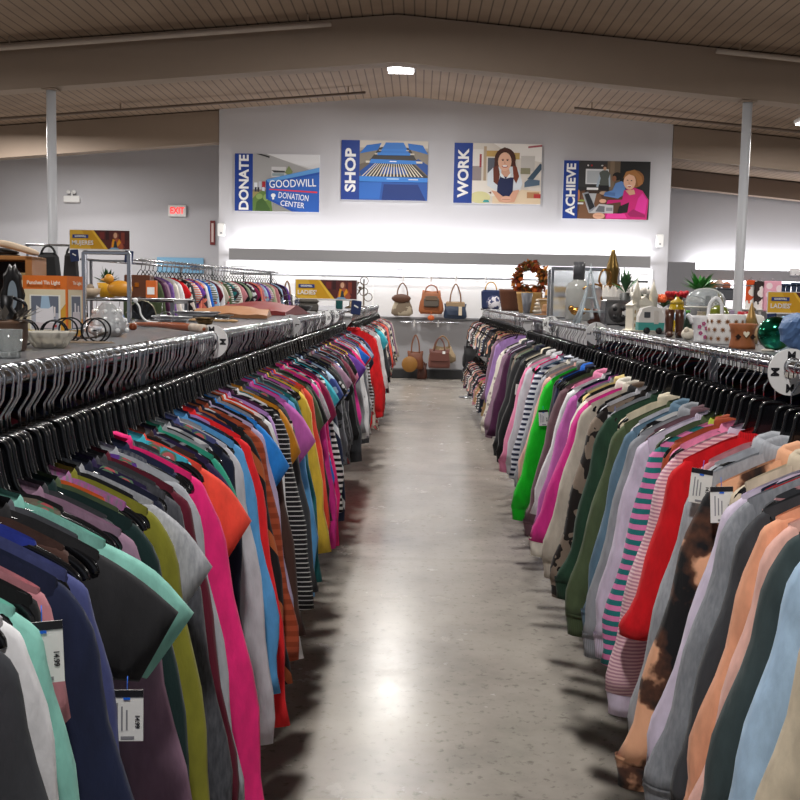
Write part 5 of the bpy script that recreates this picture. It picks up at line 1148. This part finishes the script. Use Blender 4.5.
for k, (px, py) in enumerate(((156, 327), (181, 322), (222, 323))):
    t = orn('wooden_spoon', ['pale wooden spoon lying between paddle and grey plate', 'pale wooden spoon lying beneath the white hook', 'pale wooden spoon lying in front of the tan leather'][k], 'spoon', *spos(px, py), .4-.5*k)
    MB().tube([(-.10, 0, .008), (.04, 0, .010)], .005, 8).obj('handle', mat('#b89468', .6), t); MB().ball((.065, 0, .010), .018, 10, sz=(1.5, 1, .4)).obj('bowl', mat('#b89468', .6), t)
def cutlery(name, lab, x, d, rz, kind, z=0):
    t = orn(name, lab, 'cutlery', x, d, rz, z=ZS+z)
    MB().tube(cr([(-.10, 0, .004), (-.04, 0, .007), (.03, 0, .005)], 12), np.linspace(.006, .003, 12), 8).obj('handle', chrome, t)
    if kind == 'spoon': MB().ball((.06, 0, .006), .022, 12, sz=(1.5, 1, .25)).obj('bowl', chrome, t)
    elif kind == 'fork':
        for k in (-1, 0, 1): MB().tube([(.03, k*.004, .005), (.05, k*.008, .006), (.09, k*.007, .008)], .002, 6).obj('tine', chrome, t)
    else: MB().box((.08, 0, .006), (.11, .018, .003), bev=.001).obj('blade', chrome, t)
for k, (x, d, rz, kd, lab) in enumerate([(-1.02, 3.75, .3, 'spoon', 'large silver serving spoon beside the scallop shell'), (-.92, 3.95, -.2, 'fork', 'silver fork lying nearest the white hook'), (-1.00, 4.5, .1, 'knife', 'silver knife with a wide blade past the white hook'), (-.90, 4.6, .5, 'spoon', 'silver spoon lying before the brown leather piece'), (-1.08, 4.35, -.4, 'spoon', 'silver spoon lying behind the white hook'), (-.96, 5.0, .2, 'fork', 'silver fork under the edge of the brown leather piece'), (-.84, 5.1, -.5, 'knife', 'silver knife near the second size divider'), (-1.06, 3.3, .2, 'knife', 'silver knife lying by the faceted decanter')]):
    cutlery('serving_'+kd, lab, x, d, rz, kd)
t = orn('silver_tray', 'oval polished silver tray lying flat behind the paddle', 'tray', -.99, 4.75, .2); MB().lathe([(.07, 0), (.09, .004), (.11, .012), (.108, .014), (.085, .008)], n=30, sx=1, sy=1.4).obj('tray', chrome, t)
def folded(name, lab, x, d, w, l, h, col, rz, cat):
    t = orn(name, lab, cat, x, d, rz); n = 9
    P = np.array([[(-w/2+w*i/8, -l/2+l*j/8, .006+h*max(0, 1-abs(j-3.2)/4.6)*(1-.35*abs(i-4)/4)+.004*math.sin(i*2+j)) for i in range(n)] for j in range(n)])
    B = P.copy(); B[:, :, 2] = .002
    mb = MB().grid(P, False); mb.grid(B[::-1], False)
    edge = [P[0], B[0]], [P[-1], B[-1]]
    mb.grid(np.array(edge[0])[::-1], False).grid(np.array(edge[1]), False).grid(np.array([P[:, 0], B[:, 0]]), False).grid(np.array([P[:, -1], B[:, -1]])[::-1], False)
    mb.obj('hide', mat(col, .45, noise=.2, scale=25), t)
    MB().tube([P[4][k]+np.array([0, 0, .002]) for k in range(n)], .002, 5).obj('seam', mat(col, .7), t)
folded('leather_clutch', 'tan brown folded leather piece on the shelf', -1.00, 5.75, .38, .7, .062, '#9a6a44', .1, 'leather')
folded('leather_clutch', 'maroon folded leather piece with a raised ridge', -.98, 6.75, .44, .75, .085, '#7a2c2c', -.1, 'leather')
t = orn('dark_tray', 'wide dark tray stacked behind the maroon leather piece', 'tray', -1.0, 7.6); MB().lathe([(.16, 0), (.20, .02), (.22, .05), (.215, .052), (.19, .02)], n=30, sx=1.1).obj('tray', mat('#2e2c2c', .3, .4), t); MB().tube([(-.24, 0, .05), (-.30, 0, .045)], .01, 8).obj('handle', mat('#2e2c2c', .3), t)
t = orn('jewelry_box', 'ornate pewter jewelry box before the yellow portrait sign', 'box', -.84, 8.1, .1)
MB().box((0, 0, .035), (.15, .10, .06), bev=.01).obj('box', mat('#6a6660', .35, .7, noise=.4, scale=60), t); MB().box((0, 0, .083), (.155, .105, .035), bev=.014).obj('lid', mat('#77726a', .35, .7, noise=.4, scale=60), t)
for sx in (-1, 1): MB().ball((sx*.06, -.04, .006), .010, 8).obj('foot', mat('#5a564e', .4, .7), t)
t = orn('wire_basket', 'small silver wire basket beside the jewelry box', 'basket', -1.0, 8.2); 
wb = MB()
for z, r_ in ((.01, .05), (.04, .06), (.08, .07)): wb.tube([(r_*math.cos(a), r_*math.sin(a), z) for a in np.arange(20)*2*PI/20], .003, 6, closed=True)
for k in range(12): a = k*PI/6; wb.tube([(.05*math.cos(a), .05*math.sin(a), .01), (.07*math.cos(a), .07*math.sin(a), .08)], .002, 5)
wb.obj('wire_body', chrome, t); MB().tube([(.07*math.cos(a), 0, .08+.05*math.sin(a)) for a in np.linspace(0, PI, 14)], .003, 6).obj('handle', chrome, t)
# mirror, crate and things at the back of the shelf
t = orn('open_metal_frame', 'open silver metal frame standing behind the faceted decanter', 'frame', -1.21, 4.10, -.1)
for sx in (-1, 1): MB().box((sx*.091, .004, .135), (.014, .018, .28), bev=.003).obj('frame_side', chrome, t)
for z in (.0+.007, .272): MB().box((0, .004, z), (.19, .018, .014), bev=.003).obj('frame_rail', chrome, t)
# the neighbouring rack glimpsed through it
rack('garment_rack', 'short chrome rack of dark tops glimpsed through the silver metal frame', 0, 1, 0, 1.2, z=1.45, loc_rz=PI/2, origin=(-1.62, 7.0, 0))
def fx(d): return Vector((-1.62-d, 7.0, 1.45))
fx.rz = PI/2
seqX = assemble(.08, 1.15, lambda d: .07, [], lambda r, d: E(d, r.choice(['black', 'faded black', 'charcoal', 'navy', 'midnight blue', 'forest green', 'plum']), r.choice(['t_shirt', LS]), r.choice([None, None, 'heather', 'stripe']), '#55585f'), 21)
fill_row(seqX, 0, 0, -1, 'glimpsed rack', 'dark tops on the rack glimpsed through the frame', 0, 12, frame=fx, q_of=lambda d: 0)
ZX = 1.45+.012
t = orn('ochre_duck', 'ochre yellow ceramic duck seen through the silver frame', 'figurine', -2.06, 7.3, z=ZX); MB().ball((0, 0, .06), .06, 16, sz=(1.5, .8, .95)).ball((-.075, 0, .125), .035, 12).obj('body', mat('#c98a28', .4), t); MB().lathe([(.012, 0), (.002, .03)], c=(-.105, 0, .12), rot=[(0, 0, -1), (0, 1, 0), (1, 0, 0)], n=10).obj('beak', mat('#e0a860', .4), t)
t = orn('tan_bowl', 'pale brown round bowl beside the ochre duck', 'bowl', -2.25, 7.25, z=ZX); MB().lathe([(.03, 0), (.06, .02), (.07, .06), (.066, .06), (.05, .02)], n=20).obj('bowl', mat('#b8a48c', .5), t); MB().ball((0, 0, .06), .03, 10).obj('gourd', mat('#8a7a68', .6), t)
t = orn('orange_carton', 'small orange carton beyond the ochre duck', 'box', -1.84, 7.3, z=ZX); MB().box((0, 0, .06), (.07, .05, .12), bev=.003).obj('carton', mat('#d0682a', .5), t); MB().box((0, -.026, .05), (.05, .002, .05)).obj('printed_panel', paper, t)
t = orn('yellow_planter', 'yellow planter of dark leaves glimpsed through the silver frame', 'plant', -2.2, 7.48, z=ZX); MB().lathe([(.05, 0), (.07, .10), (.065, .10)], n=18).obj('pot', mat('#d8a020', .5), t)
lf = MB()
for k in range(40):
    a = rs.uniform(0, 2*PI); el = rs.uniform(.1, 1.3); l = rs.uniform(.08, .13); p0 = Vector((.0, .0, .1)); dr = Vector((math.cos(a)*math.cos(el), math.sin(a)*math.cos(el), math.sin(el))); sd = Vector((-math.sin(a), math.cos(a), 0))*.016
    lf.add([p0, p0+dr*l*.5+sd, p0+dr*l, p0+dr*l*.5-sd], [(0, 1, 2, 3)], 0)
lf.obj('foliage', leaf2, t)
t = orn('brown_chest', 'brown wooden chest standing behind the ochre duck', 'box', -1.98, 7.5, z=ZX); MB().box((0, 0, .08), (.18, .12, .16), bev=.006).obj('chest', mat('#5a3422', .5), t); MB().box((0, -.062, .09), (.03, .006, .03)).obj('latch', gold, t)
t = orn('wooden_crate', 'open pine crate standing on its side at the frame edge', 'crate', -1.155, 2.95, .1)
cw, chh, cd = .19, .215, .16
for sx in (-1, 1): MB().box((sx*(cw/2-.009), 0, chh/2), (.018, cd, chh), bev=.002).obj('side_board', wood, t)
for z in (.006, chh-.006): MB().box((0, 0, z), (cw, cd, .012), bev=.002).obj('cross_board', wood, t)
MB().box((0, cd/2-.004, chh/2), (cw-.02, .008, chh-.02)).obj('rear_panel', mat('#2c2622', .6, noise=.4, scale=20), t)
ck = MB()
for k in range(3): ck.prism([(-.01+k*.022, chh*.86), (.002+k*.022, chh*.86), (.022+k*.022, chh*.78), (.002+k*.022, chh*.70), (-.01+k*.022, chh*.70), (.010+k*.022, chh*.78)], 'y', cd/2-.010, cd/2-.008)
ck.obj('chevron_inlay', mat('#5a4030', .6), t)
t = orn('carved_mirror', 'black carved oval mirror frame leaning inside the pine crate', 'mirror', -1.06, 2.76, .1)
fr_ = MB()
n = 40; a = np.arange(n)*2*PI/n
R = np.array([np.stack([(.018+dx)*np.cos(a)*(1+.12*np.cos(8*a)*(dx > .012)), np.full(n, -dy), .115+(.040+dx*2.0)*np.sin(a)*(1+.08*np.cos(10*a)*(dx > .012))], 1) for dx, dy in ((0, .004), (.006, .010), (.016, .008), (.022, .0), (.016, -.004))])
R = R*np.array([.72, 1, .95]); fr_.grid(R, True); fr_.obj('carved_rim', mat('#1a1818', .4), t)
MB().prism([(.0137*math.cos(q), .109+.039*math.sin(q)) for q in a], 'y', -.002, .002).obj('mirror_glass', mat('#b8c0c0', .05, 1.0), t)
MB().box((0, .004, .012), (.05, .02, .024), bev=.004).lathe([(.008, .02), (.014, .03), (.008, .045)], n=10).obj('foot', mat('#1a1818', .4), t)
t = orn('tan_picture', 'small tan picture frame leaning in the crate by the orange carton', 'frame', -1.10, 2.90, .1); MB().box((0, 0, .085), (.06, .008, .17), bev=.002).obj('frame', mat('#a88a5c', .5), t); MB().box((0, -.005, .09), (.04, .002, .12)).obj('mat_board', mat('#d8ccac', .6), t)
t = orn('driftwood', 'pale driftwood piece lying on top of the pine crate', 'driftwood', -1.13, 2.93, .2, z=ZS+.215); MB().tube(cr([(-.07, 0, .035), (-.02, 0, .034), (.03, 0, .022), (.075, 0, .008)], 14), np.interp(np.linspace(0, 1, 14), [0, .1, .5, .9, 1], [.005, .009, .010, .009, .005]), 8).obj('wood', mat('#d2bda4', .7, noise=.15, scale=40), t); 
t = orn('dark_shoe', 'dark sandal lying under the driftwood on the pine crate', 'shoe', -1.165, 2.95, .2, z=ZS+.215); MB().ball((0, 0, .012), .014, 12, sz=(3.6, 1.6, .85)).obj('upper', mat('#1c1a1a', .5), t); MB().box((0, 0, .003), (.10, .035, .006), bev=.002).obj('sole', mat('#3a3028', .6), t)
t = orn('white_sandal', 'pale sandal lying at the frame edge on the pine crate', 'shoe', -1.215, 2.9, .2, z=ZS+.215); MB().ball((0, 0, .014), .015, 12, sz=(2.4, 1.5, .95)).obj('upper', mat('#d8cfc2', .6), t); MB().box((0, 0, .003), (.08, .035, .006), bev=.002).obj('sole', mat('#8a7a68', .6), t)
t = orn('brown_figurine', 'slender reddish brown carved figurine in the crate corner', 'figurine', -1.135, 2.76); MB().lathe([(.018, 0), (.020, .01), (.010, .03), (.014, .07), (.008, .10), (.012, .125), (.010, .14), (.002, .15)], n=14, sy=.8).obj('figure', mat('#5a2f22', .5), t); MB().lathe([(.022, 0), (.022, .008)], n=14).obj('plinth', black_iron, t)
t = orn('black_jug', 'black metal jug in front of the pine crate', 'jug', -.93, 2.38); MB().lathe([(.025, 0), (.036, .02), (.030, .06), (.014, .085), (.018, .11), (.015, .11)], n=20).obj('jug', black_iron, t); MB().tube(cr([(.018, 0, .105), (.045, 0, .09), (.040, 0, .05), (.03, 0, .035)], 12), .004, 8).obj('handle', black_iron, t)
# black garments hanging behind the white post
def back_bag(name, lab, x, y, z, col, w, h):
    t = thing(name, lab, 'bag', (x, y, z)); MB().box((0, 0, 0), (w, w*.4, h), taper=.82, bev=w*.18).obj('body', mat(col, .6), t); MB().tube([(w*.3*math.cos(a), 0, h*.35+h*.35*math.sin(a)) for a in np.linspace(0, PI, 12)], .012, 6).obj('strap', mat(col, .5), t)
back_bag('black_bag', 'bulky black bag on the shelf end behind the white post', -3.83, 10.95, 1.72, '#1c1c20', .26, .34)
back_bag('black_bag', 'slim black pouch beside the bulky bag behind the white post', -3.60, 10.97, 1.74, '#2a2628', .16, .30)
t = thing('side_stand', 'chrome rail stand carrying the two black bags', 'stand', (-3.75, 11.05, 0))
MB().tube([(-.35, 0, 1.97), (.3, 0, 1.97)], .012, 8).obj('rail', chrome, t)
for sx in (-.33, .28): MB().box((sx, 0, .985), (.025, .025, 1.95), bev=.003).obj('upright', steel, t)

# --- swimwear rack top: baskets, hats, wreath
def wicker(col): return mat(col, .7, noise=.3, scale=90)
def basket(lab, x, d, r, h, col, handle=True):
    t = orn('wicker_basket', lab, 'basket', x, d)
    n = 28; prof = [(r*.75, 0)]+[(r*(.78+.22*k/7)*(1+.03*(k % 2)), h*(k+1)/8) for k in range(8)]+[(r*.92, h*.98), (r*.8, h*.5)]
    MB().lathe(prof, n=n, ribs=14, amp=.02).obj('woven_body', wicker(col), t)
    if handle: MB().tube([(r*.95*math.cos(a), 0, h+r*1.1*math.sin(a)) for a in np.linspace(0, PI, 16)], .008, 6).obj('handle', wicker(col), t)
basket('tall tan wicker basket under the autumn wreath', 1.06, 10.3, .12, .20, '#b08850', False)
basket('brown wicker basket with an arched handle behind the swimwear hangers', 1.17, 11.1, .11, .16, '#8a5c34', True)
basket('low wide tan basket beside the straw hat', 1.20, 9.5, .13, .13, '#b89058', False)
basket('dark brown crate-like basket at the far end of the wreath', 1.03, 12.0, .13, .24, '#5a3420', False)
def hat(lab, x, d, z, col, band):
    t = orn('straw_hat', lab, 'hat', x, d, z=ZS+z); MB().lathe([(.15, 0), (.155, .004), (.085, .012), (.08, .07), (.07, .09), (.01, .095)], n=28).obj('crown_and_brim', wicker(col), t); MB().lathe([(.087, .012), (.084, .034)], n=28, cap=False).obj('ribbon', mat(band, .5), t)
hat('tan straw hat with a dark ribbon on the low wide basket', 1.20, 9.5, .135, '#b8884c', '#3a2c28')
hat('brown felt hat tipped beside the half hidden yellow sign', 1.12, 9.0, .0, '#9a6e44', '#7a5434')
t = orn('grey_cone_vase', 'grey tapering vase in front of the tan basket', 'vase', 1.0, 9.9); MB().lathe([(.025, 0), (.03, .01), (.055, .19), (.05, .19), (.03, .05)], n=20).obj('vase', mat('#6a6c74', .4), t); MB().lathe([(.034, 0), (.034, .008)], n=18).obj('foot', mat('#5a5c62', .4), t)
t = orn('linen_stack', 'cream folded cloth bundle between the baskets and the hats', 'cloth', 1.14, 9.85); 
for k in range(4): MB().box((.004*k, 0, .022+.034*k), (.17-.01*k, .14, .030), bev=.012).obj('fold', mat(['#e0d8cc', '#cdbca4', '#e4dcd0', '#d8c8b4'][k], .8), t)
t = orn('autumn_wreath', 'autumn leaf wreath in rust and brown standing on the baskets', 'wreath', 1.10, 10.6, z=ZS+.17)
MB().tube([(.13*math.cos(a), 0, .16+.13*math.sin(a)) for a in np.arange(24)*2*PI/24], .022, 6, closed=True).obj('ring', wicker('#5a3a24'), t)
lm = [MB() for _ in range(4)]
for k in range(420):
    a = rs.uniform(0, 2*PI); r_ = .13+rs.uniform(-.045, .05); c = Vector((r_*math.cos(a), rs.uniform(-.05, .03), .16+r_*math.sin(a))); s_ = rs.uniform(.024, .042)
    q = Matrix.Rotation(rs.uniform(0, 6), 3, Vector((rs.random(), rs.random(), rs.random()+.1)).normalized())
    lm[k % 4].add([c+q @ Vector(v)*s_ for v in ((-1, 0, 0), (0, .55, .2), (1, 0, 0), (0, -.55, .2))], [(0, 1, 2, 3)])
mball = MB(); 
for i, l in enumerate(lm): mball.add(l.v, l.f, i)
mball.obj('leaves', [mat('#a84a1e', .6), mat('#7a2c1a', .6), mat('#6a5a2a', .6), mat('#c47a30', .6)], t)
for k, (u, v) in enumerate(((-.12, .08), (-.10, .14), (.04, .03))): MB().ball((u, -.045, v+.02), .026, 10, sz=(1, .9, .85)).obj('pumpkin', mat('#d8641e', .5), t)
t = orn('blue_tote', 'navy tote with a yellow handle at the far end of the swimwear rack', 'bag', .90, 13.4); MB().box((0, 0, .12), (.22, .09, .24), bev=.02, taper=1.1).obj('body', mat('#26345c', .6), t); MB().tube([(.07*math.cos(a), 0, .24+.10*math.sin(a)) for a in np.linspace(0, PI, 14)], .008, 6).obj('handle', mat('#d8a040', .5), t)
t = orn('patterned_pouch', 'white and navy patterned pouch leaning on the navy tote', 'bag', .92, 13.1); MB().ball((0, 0, .085), 1, 14, sz=(.09, .04, .085)).obj('body', fabric('#e8e4ea', 'blotch', '#4a5078', 1.6), t); MB().tube([(.04*math.cos(a), 0, .15+.05*math.sin(a)) for a in np.linspace(0, PI, 10)], .005, 6).obj('strap', navy_p, t)
# candelabra on the dress rack
t = orn('candelabra', 'branching brass candelabra on the dress rack', 'candle holder', -.72, 11.2)
MB().lathe([(.06, 0), (.062, .01), (.015, .03), (.012, .28)], n=16).obj('stem', mat('#6a5a48', .4, .7), t)
for k in range(6):
    a = k*PI/3+.3; A_ = MB().tube(cr([(0, 0, .16+.03*(k % 2)), (.06*math.cos(a), .06*math.sin(a), .14+.03*(k % 2)), (.10*math.cos(a), .10*math.sin(a), .20+.05*(k % 2))], 12), .006, 6); A_.lathe([(.008, 0), (.02, .02), (.018, .03)], c=(.10*math.cos(a), .10*math.sin(a), .20+.05*(k % 2)), n=10); A_.obj('branch', mat('#6a5a48', .4, .7), t)
t = orn('wire_sculpture', 'tall dark wire flower sculpture beside the candelabra', 'ornament', -.62, 11.9)
MB().lathe([(.05, 0), (.05, .01), (.01, .02), (.008, .32)], n=12).obj('stem', mat('#4a4038', .4, .6), t)
for k in range(4):
    a = k*1.6; z = .12+.06*k; P = [(.05*math.cos(a)+.045*math.cos(q), .02*math.sin(a), z+.045*math.sin(q)) for q in np.arange(14)*2*PI/14]; MB().tube(P, .005, 6, closed=True).obj('loop', mat('#5a4a3c', .4, .6), t)
t = orn('teal_bottle', 'dark teal bottle on the dress rack near the sign', 'bottle', -.78, 10.4); MB().lathe([(.03, 0), (.035, .01), (.035, .09), (.014, .125), (.013, .15)], n=18).obj('bottle', mat('#1f5a5a', .2), t); MB().lathe([(.015, .148), (.015, .162)], n=12).obj('stopper', mat('#2c2c2c', .4), t)

# ------------------------------------------------------------------ handbag wall
def hrail(z, x0, x1, lab, r=.02, name='bag_rail'):
    t = thing(name, lab, 'rail', (0, D-.20, 0)); MB().tube([(x0, 0, z), (x1, 0, z)], r, 8).obj('rail', steel if z > 1.5 else chrome, t)
    for x in np.linspace(x0+.3, x1-.3, 6): MB().box((x, .09, z), (.03, .19, .03), bev=.003).obj('rail_bracket', white_p, t)
hrail(1.88, -3.5, 4.2, 'long grey rail holding the upper row of handbags')
hrail(2.02, -3.5, 4.2, 'upper thin grey rail under the centre valance', .012)
hrail(1.05, -.35, .75, 'short chrome rail holding the lower handbags')
t = thing('slotted_standard', 'row of white slotted uprights on the lit wall panel', 'wall fixture', (0, D-.045, 1.15))
for x in np.linspace(-3.3, 4.0, 7): MB().box((x, 0, .46), (.035, .02, .92), bev=.003).obj('upright', white_p, t)
def faceout(px, z, lab):
    x = wx(px, 290, 19.55); t = thing('faceout_hook', lab, 'hook', (x, D-.2, z))
    MB().tube([(0, -.022, 0), (0, -.2, .02), (0, -.22, .05)], .010, 8).obj('arm', white_p, t); MB().box((0, -.03, -.03), (.035, .02, .10), bev=.004).obj('clamp', white_p, t)
    return x
def purse(name, lab, px, ytop, ybot, wpx, col, strapcol, shape, extra=None, mp=None, d=19.5):
    z0, z1 = wz(px, ybot, d), wz(px, ytop, d); w = wpx*d/F; x = wx(px, ybot, d)
    t = thing(name, lab, 'handbag', (x, d, z0)); m = mp or mat(col, .5, noise=.15, scale=12); sm = mat(strapcol, .5)
    H = (z1-z0); hb = H*shape.get('body', .6); N = 24; a = np.arange(N)*2*PI/N; rows = []
    for k in range(9):
        v = k/8; wv = w/2*np.interp(v, [0, .12, .5, 1], shape.get('prof', [.8, .97, 1, .8])); dv = .075*np.interp(v, [0, .15, .6, 1], [.7, 1, .9, .25])
        cx_ = sgnpow(np.cos(a), .6)*wv; cy = sgnpow(np.sin(a), .6)*dv
        rows.append(np.stack([cx_+.01*np.sin(v*7+a*3), cy+.006*np.sin(a*5+v*9), np.full(N, v*hb)+.012*np.sin(a*2+1)*v], 1))
    MB().grid(np.array(rows), True, 0, True, True).obj('bag_body', m, t)
    for sy in (-1, 1): MB().tube(cr([(-w*.26, sy*.02, hb*.92), (-w*.20, sy*.015, hb+(H-hb)*.55), (0, 0, H), (w*.20, sy*.015, hb+(H-hb)*.55), (w*.26, sy*.02, hb*.92)], 20), .014, 6).obj('strap', sm, t)
    if extra: extra(t, w, hb, H)
    return t
def x1(t, w, hb, H):
    MB().ball((-.02, -.06, hb*.86), 1, 14, sz=(w*.46, .05, hb*.22)).obj('leather_top', mat('#5a3a2a', .5), t)
def x2(t, w, hb, H):
    MB().box((0, -.10, hb*.50), (w*.62, .06, hb*.42), bev=.03).obj('front_pocket', mat('#5c544c', .5), t); MB().box((0, -.13, hb*.68), (w*.5, .02, hb*.2), bev=.01).obj('flap', mat('#6e5a48', .5), t)
    MB().tube([(0, -.10, hb*.1), (0, -.10, -.03)], .006, 6).ball((0, -.10, -.07), .05, 10, sz=(1.3, .5, 1)).obj('bead_charm', mat('#c8602c', .5, noise=.6, scale=60), t)
def x3(t, w, hb, H):
    MB().box((0, 0, hb*.99), (w*.86, .07, hb*.40), bev=.02).obj('tan_upper', mat('#9a8264', .6), t); MB().box((w*.22, -.085, hb*.55), (.06, .01, .16), bev=.003).obj('tag', mat('#d8c8b0', .6), t); MB().box((0, -.083, hb*.25), (w*.8, .008, .012)).obj('stitch_band', mat('#1a2436', .5), t)
def x4(t, w, hb, H):
    MB().lathe([(.01, 0), (.13, 0), (.145, .02), (.145, .05), (.13, .07), (.01, .07)], c=(-.10, -.16, hb*.30), rot=[(1, 0, 0), (0, 0, -1), (0, 1, 0)], n=24).obj('round_pouch', mat('#8e6228', .5), t)
def x5(t, w, hb, H):
    MB().box((0, -.09, hb*.62), (w*.9, .03, hb*.5), bev=.012).obj('flap', mat('#6a4038', .4), t); MB().box((.08, -.11, hb*.85), (.05, .006, .05)).obj('tag', paper, t)
xA = [faceout(px, 1.88, l) for px, l in ((403, 'white faceout hook of the slouchy taupe handbag'), (431, 'white faceout hook of the brown backpack'), (456, 'white faceout hook of the navy tan handbag'), (486, 'white faceout hook above the navy tote'))]
purse('slouch_handbag', 'slouchy taupe handbag with dark leather top, first on the upper rail', 402, 283, 316, 21, '#8c7e6c', '#6a4c38', dict(body=.62, prof=[.7, 1, .9, .55]), x1, fabric('#7a6c5c', 'blotch', '#a89c88', .5))
purse('backpack_handbag', 'brown leather backpack with a grey front pocket and bead charm', 431, 285, 314, 24, '#9a5a34', '#8a4c2c', dict(body=.8, prof=[.85, 1, .95, .7]), x2)
purse('two_tone_handbag', 'navy and tan handbag with braided handles on the upper rail', 455, 284, 319, 22, '#26344c', '#7a5438', dict(body=.42, prof=[.86, 1, 1, .98]), x3)
purse('brown_tote', 'tall brown tote with a round tan pouch on the lower rail', 415, 335, 369, 16, '#6e3c22', '#7a4a2c', dict(body=.52, prof=[.9, 1, 1, .95]), x4)
purse('hobo_handbag', 'beige patterned hobo handbag hanging behind the maroon satchel', 442, 336, 363, 27, '#a89478', '#8a6a48', dict(body=.62, prof=[.7, 1, .98, .6]), None, fabric('#a08c70', 'blotch', '#7a6850', .5), d=19.62)
purse('satchel_handbag', 'maroon brown satchel with a white tag on the lower rail', 439, 338, 368, 21, '#6a4038', '#6a4038', dict(body=.62, prof=[.98, 1, .98, .95]), x5, d=19.40)
purse('dark_pouch', 'dark brown flat pouch hanging below the brown tote', 422, 362, 379.2, 9, '#4a2418', '#4a2418', dict(body=.9, prof=[.95, 1, 1, .95]), None, d=19.62)
purse('strap_handbag', 'black and tan handbag on the upper rail behind the rack sign', 287, 281, 310, 12, '#2c2622', '#7a5438', dict(body=.5), None)
for px, z, lab in ((415, 1.05, 'white hook of the brown tote'), (439, 1.05, 'grey hook of the maroon satchel')): faceout(px, z, lab)
purse('black_backpack', 'small black backpack hanging at the end of the lower rail', 470, 336, 368, 15, '#1a1a1e', '#1a1a1e', dict(body=.7), None, d=16.0)
t = thing('bag_stand', 'slim dark stand holding the small black backpack', 'stand', (wx(470, 336, 16.05), 16.12, 0)); MB().tube([(0, 0, 0), (0, 0, 1.0), (0, -.14, 1.0)], .012, 8).obj('pole', steel, t); MB().lathe([(.14, 0), (.14, .015), (.02, .02)], n=20).obj('base', steel, t)

# ------------------------------------------------------------------ goods on the recessed wall
def wall_good(name, lab, cat, px, py, wpx, hpx, d, build):
    x, z = wx(px, py, d), wz(px, py, d); t = thing(name, lab, cat, (x, d, z)); build(t, wpx*d/F, hpx*d/F); return t
def sheet(m1, m2, pat, sc):
    def f(t, w, h):
        MB().box((0, 0, -h/2), (w, .06, h), bev=.02).obj('folded_cloth', fabric(m1, pat, m2, sc), t); MB().tube([(-w*.2, 0, .0), (0, 0, .06), (w*.2, 0, 0)], .008, 6).obj('hanger_hook', chrome, t)
    return f
def plush(col):
    def f(t, w, h):
        for k in range(5): MB().ball((-w*.4+w*.2*k, 0, -h*.5+.04*(k % 2)), h*.45, 10, sz=(1.2, .9, 1)).obj('toy', mat(['#e0906a', '#eab090', '#c87850', '#f0d0c0', '#d88868'][k], .8), t)
    return f
def jeans(t, w, h):
    for sx in (-.27, .27): MB().lathe([(w*.22, -h), (w*.25, -h*.5), (w*.26, -h*.05)], c=(sx*w, 0, 0), n=14, sy=.4).obj('leg', mat('#26324a', .8), t)
    MB().box((0, 0, -.02), (w*1.05, .12, .05), bev=.01).obj('waistband', mat('#2c3a54', .8), t)
wall_good('pillow_pack', 'pale orange plush bundle on the recessed wall shelf', 'plush', 712, 281, 36, 9, 25.3, plush(0))
wall_good('patterned_sheet', 'orange and white patterned cloth beside the tall post', 'cloth', 751, 280, 9, 30, 25.2, sheet('#e8e4e0', '#d8582c', 'blotch', .3))
wall_good('patterned_sheet', 'black and white patterned cloth behind the post', 'cloth', 760, 281, 10, 30, 25.1, sheet('#e4e0dc', '#3a3030', 'blotch', .3))
wall_good('patterned_sheet', 'pink patterned sheet hanging on the recessed wall', 'cloth', 773, 281, 17, 30, 25.0, sheet('#e8a8bc', '#f2dce0', 'dots', .12))
wall_good('hanging_jeans', 'dark blue jeans hanging at the recessed wall, nearest the sheet', 'jeans', 786, 284, 9, 30, 25.1, jeans)
wall_good('hanging_jeans', 'dark blue jeans hanging at the recessed wall by the frame edge', 'jeans', 797, 283, 10, 30, 25.0, jeans)
t = thing('storage_bin', 'dark grey storage bin under the pale orange bundle', 'bin', (wx(712, 298, 25.2), 25.2, wz(712, 300, 25.2))); MB().box((0, 0, .13), (1.0, .4, .26), bev=.03, taper=1.05).obj('bin', mat('#55585e', .5), t); MB().box((0, 0, .27), (1.08, .44, .03), bev=.01).obj('rim', mat('#4a4d52', .5), t)
t = thing('wall_shelf', 'long white shelf and rail carrying goods on the recessed wall', 'shelf', (9.0, 25.25, 1.4)); MB().box((0, .25, -.01), (6.4, 1.0, .03), bev=.005).obj('board', white_p, t)
MB().tube([(-3.1, -.1, .55), (3.1, -.1, .55)], .015, 8).obj('rail', chrome, t)
for x in (-3.1, -1, 1, 3.1): MB().box((x, .1, -.72), (.06, .5, 1.37)).obj('support', white_p, t); MB().tube([(x, -.1, .0), (x, -.1, .55)], .012, 6).obj('rail_post', chrome, t)

# ------------------------------------------------------------------ camera, world, colour
cam = bpy.data.cameras.new('camera'); co = bpy.data.objects.new('camera', cam); C.objects.link(co)
cam.sensor_width = 36; cam.lens = F/800*36; cam.clip_start = .05; cam.clip_end = 100
co.matrix_world = Matrix.Translation((0, 0, EYE)) @ CAMROT
bpy.context.scene.camera = co
w = bpy.data.worlds.new('world'); bpy.context.scene.world = w; w.use_nodes = True
bg = w.node_tree.nodes['Background']; bg.inputs['Color'].default_value = (.86, .90, 1, 1); bg.inputs['Strength'].default_value = .28
vs = bpy.context.scene.view_settings; vs.view_transform = 'Standard'; vs.look = 'None'; vs.exposure = 0.0
bpy.context.scene.cycles.use_denoising = True
bpy.context.scene.cycles.max_bounces = 6; bpy.context.scene.cycles.transparent_max_bounces = 8
